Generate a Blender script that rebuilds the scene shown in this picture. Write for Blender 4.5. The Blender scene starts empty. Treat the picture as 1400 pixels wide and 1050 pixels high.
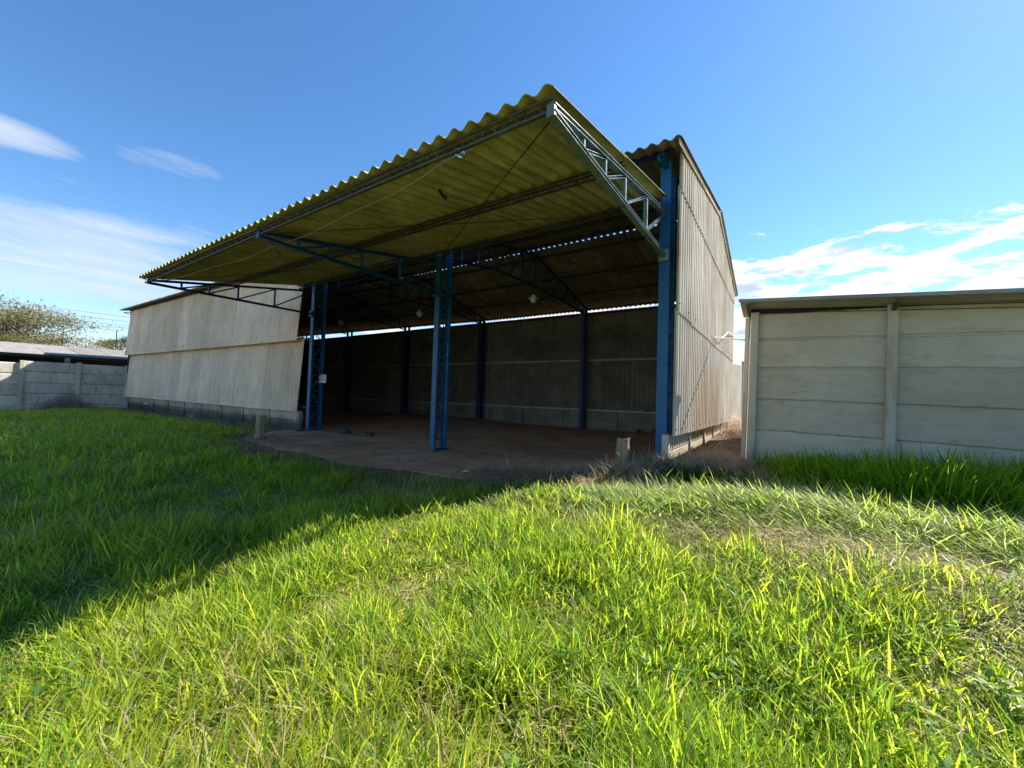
import bpy, math, random
import numpy as np
from mathutils import Vector, Matrix

random.seed(7)
rng = np.random.default_rng(11)
scene = bpy.context.scene
COL = scene.collection

# ------------------------------------------------------------------ camera
CAM = np.array([6.085, -6.08, 1.2])
F_PX, W_PX = 545.44, 1400.0
_d = np.array([367.0, 29.0, F_PX]); _d /= np.linalg.norm(_d)
_l = np.array([-810.0, -8.0, F_PX]); _l /= np.linalg.norm(_l)
_x = np.array([-_l[0], _l[1], _l[2]])          # world X seen in camera axes (right, up, back)
_y = np.array([_d[0], -_d[1], -_d[2]])
_y = _y - _x * _x.dot(_y); _y /= np.linalg.norm(_y)
_z = np.cross(_x, _y)
cam_data = bpy.data.cameras.new("camera")
cam_data.sensor_width = 36.0
cam_data.lens = F_PX / W_PX * 36.0
cam_data.clip_start = 0.05
cam_data.clip_end = 2000.0
cam = bpy.data.objects.new("camera", cam_data)
COL.objects.link(cam)
M = Matrix.Identity(4)
for i, row in enumerate((_x, _y, _z)):
    for j in range(3):
        M[i][j] = float(row[j])
for i in range(3):
    M[i][3] = float(CAM[i])
cam.matrix_world = M
scene.camera = cam

# ------------------------------------------------------------------ light
SUN = Vector((0.51, 0.95, 1.0)).normalized()
SUN_EL = math.asin(SUN.z)
SUN_AZ = math.atan2(SUN.x, SUN.y)
sun_data = bpy.data.lights.new("sun", 'SUN')
sun_data.energy = 4.5
sun_data.angle = math.radians(0.5)
sun_data.color = (1.0, 0.94, 0.84)
sun = bpy.data.objects.new("sun", sun_data)
sun.rotation_euler = SUN.to_track_quat('Z', 'Y').to_euler()
sun.location = (20, 30, 30)
COL.objects.link(sun)

scene.view_settings.view_transform = 'Standard'
scene.view_settings.look = 'None'
scene.view_settings.exposure = 1.5
scene.view_settings.gamma = 1.0
scene.view_settings.use_curve_mapping = False


class NT:
    """tiny helper for building node trees"""
    def __init__(self, tree):
        self.t = tree
        self.n = tree.nodes
        self.n.clear()

    def node(self, kind, ins=None, **props):
        nd = self.n.new(kind)
        for k, v in props.items():
            setattr(nd, k, v)
        for k, v in (ins or {}).items():
            self.put(nd.inputs[k], v)
        return nd

    def put(self, sock, v):
        if hasattr(v, 'links'):
            self.t.links.new(v, sock)
        else:
            sock.default_value = v

    def math(self, op, a, b=0.0, c=0.0, clamp=False):
        nd = self.n.new('ShaderNodeMath'); nd.operation = op; nd.use_clamp = clamp
        self.put(nd.inputs[0], a); self.put(nd.inputs[1], b); self.put(nd.inputs[2], c)
        return nd.outputs[0]

    def mix(self, f, a, b, blend='MIX'):
        nd = self.n.new('ShaderNodeMix'); nd.data_type = 'RGBA'; nd.blend_type = blend
        self.put(nd.inputs[0], f); self.put(nd.inputs[6], a); self.put(nd.inputs[7], b)
        return nd.outputs[2]

    def noise(self, vec, scale, detail=4.0, rough=0.55, dist=0.0, dims='3D'):
        nd = self.n.new('ShaderNodeTexNoise'); nd.noise_dimensions = dims
        self.put(nd.inputs['Vector'], vec)
        nd.inputs['Scale'].default_value = scale
        nd.inputs['Detail'].default_value = detail
        nd.inputs['Roughness'].default_value = rough
        nd.inputs['Distortion'].default_value = dist
        return nd.outputs[0]

    def mapr(self, v, a, b, c=0.0, d=1.0, smooth=True):
        nd = self.n.new('ShaderNodeMapRange')
        nd.interpolation_type = 'SMOOTHSTEP' if smooth else 'LINEAR'
        self.put(nd.inputs[0], v)
        for i, x in enumerate((a, b, c, d)):
            self.put(nd.inputs[i + 1], x)
        return nd.outputs[0]

    def scale(self, vec, s):
        nd = self.n.new('ShaderNodeMapping')
        self.put(nd.inputs['Vector'], vec)
        nd.inputs['Scale'].default_value = s
        return nd.outputs[0]


def rgb(r, g, b):
    return (r, g, b, 1.0)


# ------------------------------------------------------------------ sky
world = bpy.data.worlds.new("World")
scene.world = world
world.use_nodes = True
t = NT(world.node_tree)
sky = t.node('ShaderNodeTexSky', sky_type='NISHITA', sun_disc=False,
             sun_elevation=SUN_EL, sun_rotation=SUN_AZ, altitude=600.0,
             air_density=1.0, dust_density=0.12, ozone_density=2.6)
tc = t.node('ShaderNodeTexCoord')
sep = t.node('ShaderNodeSeparateXYZ', {0: tc.outputs['Generated']})
dx, dy, dz = sep.outputs
zz = t.math('MAXIMUM', dz, 0.0)
den = t.math('ADD', zz, 0.10)
u = t.math('DIVIDE', dx, den)
v = t.math('DIVIDE', dy, den)
flat = t.node('ShaderNodeCombineXYZ', {0: u, 1: v, 2: 0.0}).outputs[0]
rho = t.math('POWER', t.math('ADD', t.math('MULTIPLY', u, u), t.math('MULTIPLY', v, v)), 0.5)
# low cumulus bank, mostly over the back (+Y) side of the sky
wob = t.node('ShaderNodeMapping', {'Vector': flat})
wob.inputs['Location'].default_value = (3.1, 0.4, 0)
wob.inputs['Scale'].default_value = (1.0, 1.25, 1.0)
c1 = t.noise(wob.outputs[0], 2.7, 10.0, 0.64, 0.3)
back = t.mapr(dy, 0.1, 0.8, 0.0, 1.0)
bias = t.mapr(rho, 1.75, 2.6, -0.27, 0.045)
bias = t.math('ADD', bias, t.math('MULTIPLY', t.math('SUBTRACT', back, 1.0), 0.32))
cd_ = t.math('ADD', c1, bias)
cum = t.mapr(cd_, 0.47, 0.56)
# high cirrus, thin and streaky; a few strands to the left (-X)
st = t.node('ShaderNodeMapping', {'Vector': flat})
st.inputs['Rotation'].default_value = (0, 0, math.radians(28))
st.inputs['Scale'].default_value = (1.6, 0.42, 1.0)
st.inputs['Location'].default_value = (0.9, 0.35, 0)
c2 = t.noise(st.outputs[0], 1.9, 8.0, 0.62, 0.9)
c3 = t.noise(flat, 1.15, 7.0, 0.62, 0.5)


def strand(cu, cv, ru, rv, ang, amt):
    """soft elongated patch round a sky direction (cu, cv)"""
    a_ = math.radians(ang)
    du = t.math('SUBTRACT', u, cu); dv = t.math('SUBTRACT', v, cv)
    p = t.math('DIVIDE', t.math('ADD', t.math('MULTIPLY', du, math.cos(a_)), t.math('MULTIPLY', dv, math.sin(a_))), ru)
    q = t.math('DIVIDE', t.math('SUBTRACT', t.math('MULTIPLY', dv, math.cos(a_)), t.math('MULTIPLY', du, math.sin(a_))), rv)
    r2 = t.math('ADD', t.math('MULTIPLY', p, p), t.math('MULTIPLY', q, q))
    return t.math('MULTIPLY', t.mapr(r2, 1.0, 0.0), amt)


side = t.mapr(dx, -0.35, -0.92, 0.0, 1.0)
lowc = t.mapr(rho, 1.9, 3.0, -0.18, 0.10)
bias2 = t.math('ADD', lowc, t.math('MULTIPLY', t.math('SUBTRACT', side, 1.0), 0.25))
for args in ((-2.04, 0.02, 0.34, 0.15, 80, 0.46), (-1.82, 0.47, 0.24, 0.12, 70, 0.27), (-2.45, 0.60, 0.42, 0.20, 60, 0.22),
             (-1.10, 0.29, 0.09, 0.04, 60, 0.22), (-2.9, 0.25, 0.75, 0.42, 80, 0.20), (-3.5, 0.55, 0.8, 0.6, 60, 0.16)):
    bias2 = t.math('ADD', bias2, strand(*args))
cc = t.math('ADD', t.math('MULTIPLY', c2, 0.6), t.math('MULTIPLY', c3, 0.4))
fray = t.noise(st.outputs[0], 7.0, 6.0, 0.7, 0.5)
cc = t.math('ADD', cc, t.math('MULTIPLY', t.math('SUBTRACT', fray, 0.5), 0.30))
cir = t.mapr(t.math('ADD', cc, bias2), 0.52, 0.90, 0.0, 0.80, False)
shade = t.noise(flat, 2.4, 6.0, 0.6)
ccol = t.mix(t.mapr(t.math('ADD', shade, t.math('MULTIPLY', bias, 0.3)), 0.50, 0.68), rgb(5.0, 5.05, 5.1), rgb(2.8, 3.2, 3.9))
hs = t.node('ShaderNodeHueSaturation', {'Saturation': 1.2, 'Value': 1.0, 'Color': sky.outputs[0]})
skyc = t.mix(cir, hs.outputs[0], rgb(3.7, 3.95, 4.3))
skyc = t.mix(cum, skyc, ccol)
bg = t.node('ShaderNodeBackground', {'Color': skyc, 'Strength': 0.084})
wo = t.node('ShaderNodeOutputWorld', {'Surface': bg.outputs[0]})


# ------------------------------------------------------------------ materials
def new_mat(name):
    m = bpy.data.materials.new(name)
    m.use_nodes = True
    return m, NT(m.node_tree)


def finish(t, color, rough=0.8, bump=None, bump_d=0.01, bump_s=0.4, spec=0.3, metal=0.0):
    p = t.node('ShaderNodeBsdfPrincipled')
    t.put(p.inputs['Base Color'], color)
    t.put(p.inputs['Roughness'], rough)
    p.inputs['Specular IOR Level'].default_value = spec
    p.inputs['Metallic'].default_value = metal
    if bump is not None:
        b = t.node('ShaderNodeBump', {'Height': bump, 'Strength': bump_s, 'Distance': bump_d})
        t.put(p.inputs['Normal'], b.outputs[0])
    t.node('ShaderNodeOutputMaterial', {'Surface': p.outputs[0]})


def mat_cement(name, c_lo, c_hi, stain, stain_amt=0.5, streak=(1.0, 1.0, 0.12), moss=None, moss_amt=0.0,
               base_rot=None):
    m, t = new_mat(name)
    geo = t.node('ShaderNodeNewGeometry').outputs['Position']
    oi = t.node('ShaderNodeObjectInfo').outputs['Random']
    n1 = t.noise(geo, 1.3, 6, 0.6)
    n2 = t.noise(t.scale(geo, streak), 7.0, 6, 0.65)
    n3 = t.noise(geo, 60.0, 3, 0.6)
    col = t.mix(t.mapr(n1, 0.3, 0.7), rgb(*c_lo), rgb(*c_hi))
    col = t.mix(t.math('MULTIPLY', t.mapr(n2, 0.48, 0.75), stain_amt), col, rgb(*stain))
    if moss:
        n4 = t.noise(geo, 2.2, 7, 0.7, 0.6)
        col = t.mix(t.math('MULTIPLY', t.mapr(n4, 0.38, 0.62), moss_amt), col, rgb(*moss))
    if base_rot:
        z0, z1, c = base_rot
        sz = t.node('ShaderNodeSeparateXYZ', {0: geo}).outputs[2]
        n5 = t.noise(t.scale(geo, (1, 1, 0.7)), 2.6, 6, 0.65)
        zr = t.math('ADD', sz, t.math('MULTIPLY', t.math('SUBTRACT', n5, 0.5), 0.9 * (z1 - z0)))
        col = t.mix(t.math('MULTIPLY', t.mapr(zr, z0, z1, 1.0, 0.0), 0.85), col, rgb(*c))
    val = t.math('ADD', 0.86, t.math('MULTIPLY', oi, 0.26))
    val = t.math('MULTIPLY', val, t.math('ADD', 0.88, t.math('MULTIPLY', n3, 0.24)))
    hsv = t.node('ShaderNodeHueSaturation', {'Color': col, 'Value': val})
    finish(t, hsv.outputs[0], 0.88, t.noise(geo, 38.0, 6, 0.7), 0.006, 0.5, 0.15)
    return m


def mat_paint(name, col, col2, rough=0.42, rust=0.45):
    m, t = new_mat(name)
    geo = t.node('ShaderNodeNewGeometry').outputs['Position']
    n1 = t.noise(geo, 5.0, 6, 0.65)
    n2 = t.noise(geo, 17.0, 6, 0.75)
    c = t.mix(t.mapr(n1, 0.35, 0.7), rgb(*col), rgb(*col2))
    c = t.mix(t.math('MULTIPLY', t.mapr(n2, 0.62, 0.72), rust), c, rgb(0.10, 0.055, 0.035))
    finish(t, c, t.mapr(n1, 0.3, 0.7, rough - 0.08, rough + 0.15), n2, 0.002, 0.3, 0.4)
    return m


def mat_plain(name, col, rough=0.7, metal=0.0, spec=0.3, var=0.25):
    m, t = new_mat(name)
    geo = t.node('ShaderNodeNewGeometry').outputs['Position']
    n1 = t.noise(geo, 14.0, 5, 0.6)
    c = t.node('ShaderNodeHueSaturation', {'Color': rgb(*col), 'Value': t.mapr(n1, 0.3, 0.7, 1 - var, 1 + var)})
    finish(t, c.outputs[0], rough, n1, 0.002, 0.3, spec, metal)
    return m


M_WALL = mat_cement("fibre_cement_wall", (0.68, 0.515, 0.375), (0.79, 0.625, 0.48), (0.36, 0.25, 0.15), 0.7, (5.0, 5.0, 0.05))  # water-run streaks, also standing in for shade lines between the ribs
M_SIDE = mat_cement("fibre_cement_side", (0.50, 0.43, 0.33), (0.64, 0.57, 0.46), (0.30, 0.19, 0.125), 0.6, (4.0, 4.0, 0.05))
M_ROOF = mat_cement("fibre_cement_roof", (0.21, 0.19, 0.13), (0.31, 0.275, 0.19), (0.11, 0.095, 0.055), 0.5,
                    (1, 0.2, 0.2), (0.11, 0.10, 0.035), 0.5)
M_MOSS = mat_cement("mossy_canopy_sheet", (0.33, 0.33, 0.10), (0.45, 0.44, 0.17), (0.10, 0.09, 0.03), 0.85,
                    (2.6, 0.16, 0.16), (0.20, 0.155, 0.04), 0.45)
M_INNER_SHADE = mat_cement("fibre_cement_rear_shade", (0.125, 0.108, 0.082), (0.185, 0.162, 0.125), (0.085, 0.065, 0.045), 0.4)  # same cement as outside, with the hall's shade put into the colour
M_CONC = mat_cement("precast_concrete", (0.39, 0.345, 0.25), (0.48, 0.43, 0.325), (0.24, 0.21, 0.14), 0.45,
                    (0.5, 0.5, 1.6))
M_CONC_IN = mat_cement("dark_inner_plinth", (0.17, 0.15, 0.12), (0.25, 0.225, 0.18), (0.10, 0.09, 0.07), 0.5)  # darker grey than the outside plinth concrete
M_CONC_POST = mat_cement("precast_post", (0.40, 0.355, 0.27), (0.50, 0.45, 0.35), (0.2, 0.17, 0.11), 0.5)
M_PLINTH = mat_cement("stained_plinth_concrete", (0.34, 0.30, 0.23), (0.46, 0.41, 0.32), (0.13, 0.115, 0.085), 0.6,
                      (1, 1, 0.4), None, 0, (0.16, 0.50, (0.040, 0.037, 0.030)))
M_LWALL = mat_cement("old_boundary_concrete", (0.38, 0.345, 0.28), (0.52, 0.48, 0.40), (0.12, 0.11, 0.09), 0.65,
                     (1, 1, 0.35))
M_RWALL = mat_cement("cream_boundary_concrete", (0.42, 0.38, 0.30), (0.52, 0.48, 0.39), (0.25, 0.2, 0.14), 0.4)
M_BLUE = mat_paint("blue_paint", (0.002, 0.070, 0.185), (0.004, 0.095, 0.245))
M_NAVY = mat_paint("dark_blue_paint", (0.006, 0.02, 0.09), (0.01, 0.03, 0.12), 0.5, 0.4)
M_PALEBLUE = mat_paint("pale_blue_paint", (0.10, 0.16, 0.17), (0.17, 0.24, 0.25), 0.30, 0.3)  # lighter and greyer than the paint of the other trusses
M_STEEL = mat_paint("dark_purlin_steel", (0.035, 0.038, 0.035), (0.065, 0.07, 0.06), 0.6, 0.3)
M_GREY = mat_paint("grey_purlin_steel", (0.055, 0.06, 0.045), (0.09, 0.10, 0.075), 0.6, 0.3)
M_GIRT_LIT = mat_paint("lit_pale_girt", (0.30, 0.29, 0.27), (0.42, 0.40, 0.37), 0.6, 0.3)  # light caught on the rear girts is put into this pale colour
M_DARK = mat_plain("dark_wire", (0.02, 0.02, 0.022), 0.6)
M_CABLE = mat_plain("pale_cable", (0.35, 0.35, 0.30), 0.6)
M_PVC = mat_plain("white_pvc", (0.75, 0.73, 0.68), 0.4, var=0.06)
M_WOOD = mat_cement("weathered_wood", (0.22, 0.17, 0.105), (0.36, 0.29, 0.18), (0.09, 0.065, 0.04), 0.7,
                    (1, 1, 0.08), (0.16, 0.14, 0.07), 0.3)
M_WHITE = mat_plain("white_enamel", (0.65, 0.64, 0.6), 0.35, var=0.05)
M_GLASS = mat_plain("dusty_lamp_glass", (0.5, 0.5, 0.46), 0.25, var=0.1)
M_RED = mat_plain("red_print", (0.35, 0.04, 0.03), 0.6)
M_GRYP = mat_plain("grey_print", (0.22, 0.22, 0.24), 0.6)
M_METAL = mat_cement("zinc_roof_sheet", (0.24, 0.24, 0.20), (0.36, 0.355, 0.31), (0.15, 0.13, 0.09), 0.4,
                     (0.15, 1, 1))
M_SHED = mat_cement("neighbour_shed_sheet", (0.21, 0.195, 0.185), (0.29, 0.27, 0.26), (0.22, 0.16, 0.14), 0.4,
                    (0.2, 1, 0.2))
M_BARK = mat_plain("grey_bark", (0.13, 0.11, 0.09), 0.9)


def mat_ground():
    m, t = new_mat("soil")
    geo = t.node('ShaderNodeNewGeometry').outputs['Position']
    at = t.node('ShaderNodeAttribute', attribute_name='soil').outputs['Color']
    n1 = t.noise(geo, 0.9, 6, 0.6)
    n2 = t.noise(geo, 9.0, 8, 0.7)
    n3 = t.noise(geo, 45.0, 5, 0.7)
    hsv = t.node('ShaderNodeHueSaturation', {'Color': at,
                 'Value': t.math('MULTIPLY', t.mapr(n1, 0.3, 0.7, 0.75, 1.25), t.mapr(n2, 0.3, 0.7, 0.6, 1.4))})
    c = t.mix(t.mapr(n3, 0.55, 0.75, 0, 0.5), hsv.outputs[0], rgb(0.24, 0.18, 0.10))
    finish(t, c, 0.95, t.math('ADD', n2, t.math('MULTIPLY', n3, 0.5)), 0.03, 0.8, 0.1)
    return m


def mat_floor():
    m, t = new_mat("dirty_red_floor")
    geo = t.node('ShaderNodeNewGeometry').outputs['Position']
    n1 = t.noise(geo, 0.8, 7, 0.62, 0.4)
    n2 = t.noise(t.scale(geo, (0.6, 2.4, 1)), 2.2, 7, 0.65, 0.5)
    n3 = t.noise(geo, 26.0, 6, 0.7)
    c = t.mix(t.mapr(n1, 0.34, 0.66), rgb(0.50, 0.235, 0.115), rgb(0.68, 0.375, 0.21))
    c = t.mix(t.mapr(n2, 0.52, 0.68, 0, 0.7), c, rgb(0.20, 0.08, 0.04))
    c = t.mix(t.mapr(n3, 0.60, 0.74, 0, 0.45), c, rgb(0.30, 0.22, 0.17))
    finish(t, c, 0.85, t.math('ADD', n3, n2), 0.012, 0.6, 0.2)
    return m


def mat_blade(name, trans_mix=0.50, gloss=0.24):
    """leaf blade: colour from the per-blade 'tint' colour attribute"""
    m, t = new_mat(name)
    at = t.node('ShaderNodeAttribute', attribute_name='tint').outputs['Color']
    p = t.node('ShaderNodeBsdfPrincipled', {'Base Color': at, 'Roughness': 0.5})
    p.inputs['Specular IOR Level'].default_value = gloss
    bright = t.node('ShaderNodeHueSaturation', {'Color': at, 'Hue': 0.492, 'Saturation': 1.03, 'Value': 2.7})
    tr = t.node('ShaderNodeBsdfTranslucent', {'Color': bright.outputs[0]})
    mx = t.node('ShaderNodeMixShader', {0: trans_mix, 1: p.outputs[0], 2: tr.outputs[0]})
    t.node('ShaderNodeOutputMaterial', {'Surface': mx.outputs[0]})
    return m


M_GROUND = mat_ground()
M_FLOOR = mat_floor()
M_BLADE = mat_blade("grass_blade")
M_STRAW = mat_blade("dry_straw", 0.15, 0.25)
M_LEAF = mat_blade("tree_leaf", 0.35, 0.2)


# ------------------------------------------------------------------ object helpers
def tag(o, label=None, cat=None, group=None, kind=None):
    if label: o['label'] = label
    if cat: o['category'] = cat
    if group: o['group'] = group
    if kind: o['kind'] = kind
    return o


def link(o, parent=None):
    COL.objects.link(o)
    if parent is not None:
        o.parent = parent
    return o


def thing(name, label, cat, loc=(0, 0, 0), group=None):
    o = bpy.data.objects.new(name, None)
    o.empty_display_size = 0.2
    o.location = loc
    link(o)
    return tag(o, label, cat, group)


class MB:
    """collects boxes, bars and tubes, builds ONE mesh"""
    def __init__(self):
        self.v = []
        self.f = []
        self.smooth = False

    def add(self, vs, fs):
        b = len(self.v)
        self.v += [tuple(p) for p in vs]
        self.f += [tuple(i + b for i in f) for f in fs]
        return self

    def box(self, x0, x1, y0, y1, z0, z1):
        vs = [(x, y, z) for z in (z0, z1) for y in (y0, y1) for x in (x0, x1)]
        return self.add(vs, [(0, 2, 3, 1), (4, 5, 7, 6), (0, 1, 5, 4), (2, 6, 7, 3), (0, 4, 6, 2), (1, 3, 7, 5)])

    def bevbox(self, x0, x1, y0, y1, z0, z1, c=0.012, jit=0.0):
        """box with chamfered edges on its faces towards -y and +y"""
        r = lambda: random.uniform(-jit, jit)
        ring = lambda y, k: [(x0 + k + r(), y, z0 + k + r()), (x1 - k + r(), y, z0 + k + r()),
                             (x1 - k + r(), y, z1 - k + r()), (x0 + k + r(), y, z1 - k + r())]
        vs = ring(y0, c) + ring(y0 + c, 0) + ring(y1 - c, 0) + ring(y1, c)
        fs = [(0, 1, 2, 3), (15, 14, 13, 12)]
        for k in range(3):
            for i in range(4):
                j = (i + 1) % 4
                fs.append((k * 4 + i, (k + 1) * 4 + i, (k + 1) * 4 + j, k * 4 + j))
        return self.add(vs, fs)

    def bar(self, a, b, w, h, up=(0, 0, 1)):
        a, b = Vector(a), Vector(b)
        d = (b - a).normalized()
        up = Vector(up)
        if abs(d.dot(up)) > 0.95:
            up = Vector((0, 1, 0))
        s = d.cross(up).normalized() * (w / 2)
        n = s.cross(d).normalized() * (h / 2)
        vs = [a - s - n, a + s - n, a + s + n, a - s + n, b - s - n, b + s - n, b + s + n, b - s + n]
        return self.add(vs, [(0, 1, 2, 3), (7, 6, 5, 4), (0, 4, 5, 1), (1, 5, 6, 2), (2, 6, 7, 3), (3, 7, 4, 0)])

    def channel(self, a, b, w, h, t_=0.006, up=(0, 0, 1), flip=1):
        """C profile: web plus two flanges; opening towards +side*flip"""
        a, b = Vector(a), Vector(b)
        d = (b - a).normalized()
        up = Vector(up)
        if abs(d.dot(up)) > 0.95:
            up = Vector((0, 1, 0))
        s = d.cross(up).normalized() * flip
        n = s.cross(d).normalized() * flip
        self.bar(a - s * (w / 2 - t_ / 2), b - s * (w / 2 - t_ / 2), t_, h, up)
        for k in (-1, 1):
            o = n * k * (h / 2 - t_ / 2) + s * (t_ * 0.5)
            self.bar(a + o, b + o, w - t_, t_, up)
        return self

    def tube(self, pts, r, n=6, taper=None):
        pts = [Vector(p) for p in pts]
        rings = []
        for i, p in enumerate(pts):
            d = (pts[min(i + 1, len(pts) - 1)] - pts[max(i - 1, 0)]).normalized()
            u_ = d.cross(Vector((0, 0, 1)))
            if u_.length < 1e-3:
                u_ = Vector((1, 0, 0))
            u_.normalize()
            w_ = d.cross(u_).normalized()
            rr = r if taper is None else r + (taper - r) * i / (len(pts) - 1)
            rings.append([p + (u_ * math.cos(2 * math.pi * k / n) + w_ * math.sin(2 * math.pi * k / n)) * rr
                          for k in range(n)])
        vs = [q for ring in rings for q in ring]
        fs = []
        for i in range(len(pts) - 1):
            for k in range(n):
                k2 = (k + 1) % n
                fs.append((i * n + k, i * n + k2, (i + 1) * n + k2, (i + 1) * n + k))
        fs.append(tuple(range(n))[::-1])
        fs.append(tuple((len(pts) - 1) * n + k for k in range(n)))
        return self.add(vs, fs)

    def lathe(self, prof, c=(0, 0, 0), n=16):
        vs, fs = [], []
        for r, z in prof:
            for k in range(n):
                a = 2 * math.pi * k / n
                vs.append((c[0] + r * math.cos(a), c[1] + r * math.sin(a), c[2] + z))
        for i in range(len(prof) - 1):
            for k in range(n):
                k2 = (k + 1) % n
                fs.append((i * n + k, i * n + k2, (i + 1) * n + k2, (i + 1) * n + k))
        return self.add(vs, fs)

    def mesh(self, name, mat, smooth=False):
        me = bpy.data.meshes.new(name)
        me.from_pydata(self.v, [], self.f)
        me.materials.append(mat)
        me.update()
        if smooth:
            me.polygons.foreach_set('use_smooth', [True] * len(me.polygons))
        return me

    def build(self, name, mat, parent=None, smooth=False):
        return link(bpy.data.objects.new(name, self.mesh(name, mat, smooth)), parent)


def ss(a, b, x):
    t_ = np.clip((np.asarray(x, dtype=float) - a) / (b - a), 0, 1)
    return t_ * t_ * (3 - 2 * t_)


# value noise for layout masks
_perm = rng.random((256, 256))


def vnoise(x, y, s):
    x = np.asarray(x) * s + 100.3
    y = np.asarray(y) * s + 57.7
    xi = np.floor(x).astype(int); yi = np.floor(y).astype(int)
    fx = x - xi; fy = y - yi
    fx = fx * fx * (3 - 2 * fx); fy = fy * fy * (3 - 2 * fy)
    g = lambda a, b: _perm[a % 256, b % 256]
    return (g(xi, yi) * (1 - fx) + g(xi + 1, yi) * fx) * (1 - fy) + (g(xi, yi + 1) * (1 - fx) + g(xi + 1, yi + 1) * fx) * fy


def fbm(x, y, s, o=3):
    r = 0; a = 0.5; n = 0
    for i in range(o):
        r = r + a * vnoise(x + 13.1 * i, y - 7.7 * i, s * 2 ** i); n += a; a *= 0.5
    return r / n


def ground_h(x, y):
    x = np.asarray(x, dtype=float); y = np.asarray(y, dtype=float)
    h = -0.16 * ss(-2.2, -5.5, y)
    h = h + 0.10 * ss(0, 6, y)
    east = ss(1.5, 5.2, x)
    h = h + east * (0.27 * ss(-4.2, -0.8, y) * (1 - 0.75 * ss(0.4, 3.0, y) * (1 - ss(4.6, 4.75, x)))
                    + 0.02 * np.clip(y, 0, 12) * ss(4.6, 4.8, x))
    h = h + 0.08 * ss(-3.0, -5.2, x) * (1 - ss(-9, -14, x)) * ss(-1.8, -0.4, y)
    outside = 1 - ss(-2.2, -0.8, y) * (1 - ss(4.7, 4.9, x)) * ss(-22.2, -21.8, x)
    h = h + 0.09 * (fbm(x, y, 0.9, 3) - 0.5) * outside
    far = np.hypot(x + 5, y)
    return h - 0.0 * far


# ------------------------------------------------------------------ ground
def grid_mesh(name, xs, ys, hf, mat):
    X, Y = np.meshgrid(xs, ys)
    Z = hf(X, Y)
    nx, ny = len(xs), len(ys)
    co = np.stack([X, Y, Z], -1).reshape(-1, 3)
    i = np.arange(nx - 1)[None, :] + np.arange(ny - 1)[:, None] * nx
    q = np.stack([i, i + 1, i + 1 + nx, i + nx], -1).reshape(-1, 4)
    me = bpy.data.meshes.new(name)
    me.vertices.add(len(co)); me.vertices.foreach_set('co', co.ravel())
    me.loops.add(q.size); me.loops.foreach_set('vertex_index', q.ravel())
    me.polygons.add(len(q)); me.polygons.foreach_set('loop_start', np.arange(len(q)) * 4)
    me.polygons.foreach_set('loop_total', np.full(len(q), 4))
    me.polygons.foreach_set('use_smooth', np.ones(len(q), dtype=bool))
    me.materials.append(mat)
    me.update(calc_edges=True)
    return me, X, Y


def axis(lo, hi, step, far_lo, far_hi):
    core = np.arange(lo, hi + step / 2, step)
    out1, out2 = [], []
    s, p = step, hi
    while p < far_hi:
        s *= 1.35; p += s; out2.append(min(p, far_hi))
    s, p = step, lo
    while p > far_lo:
        s *= 1.35; p -= s; out1.append(max(p, far_lo))
    return np.array(out1[::-1] + list(core) + out2)


def apron_front(x):
    """front edge of the bare floor in front of the columns"""
    x = np.asarray(x, dtype=float)
    y = np.interp(x, [-8, -5.4, -4.4, -3.3, -1.5, 0.6, 2.0, 3.2, 4.2, 5.0],
                  [-0.7, -1.25, -1.85, -2.2, -2.25, -2.1, -1.95, -1.6, -1.15, -0.5])
    return y + 0.55 * (fbm(x, x * 0 + 3.3, 1.5, 5) - 0.5)


me, GX, GY = grid_mesh("ground", axis(-24, 12, 0.16, -900, 900), axis(-9, 12, 0.16, -900, 900), ground_h, M_GROUND)
mix = ss(0.35, -0.25, GY - apron_front(GX)) * 0
dirt = np.array([0.30, 0.17, 0.10]); under = np.array([0.22, 0.175, 0.08]); straw = np.array([0.26, 0.20, 0.12])
green = np.array([0.055, 0.085, 0.02])
near_b = ss(-0.75, -0.05, GY - apron_front(GX) + 0.7 * (fbm(GX, GY, 1.7) - 0.5)) * ss(-23, -21, GX) * (GX < 5.6)
alley = ss(4.7, 4.9, GX) * (1 - ss(5.7, 5.9, GX)) * ss(-1.2, -0.3, GY)
wstrip = ss(-1.7, -0.9, GY + 0.4 * (fbm(GX, GY, 1.1) - 0.5)) * (GX < -3) * ss(-23, -21, GX)
farm = ss(14, 40, np.hypot(GX + 5, GY))[..., None]
c = under[None, None] * np.ones(GX.shape + (1,))
mm = np.clip(near_b, 0, 1)[..., None]; c = c * (1 - mm) + dirt * mm
mm = np.clip(wstrip * 0.8, 0, 1)[..., None]; c = c * (1 - mm) + np.array([0.15, 0.12, 0.09]) * mm
mm = np.clip(alley, 0, 1)[..., None]; c = c * (1 - mm) + np.array([0.16, 0.11, 0.075]) * mm
c = c * (1 - farm) + green * farm
ca = me.color_attributes.new('soil', 'FLOAT_COLOR', 'POINT')
ca.data.foreach_set('color', np.concatenate([c, np.ones(GX.shape + (1,))], -1).ravel().astype(np.float32))
ground = link(bpy.data.objects.new("ground", me))
tag(ground, kind='structure')

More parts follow.
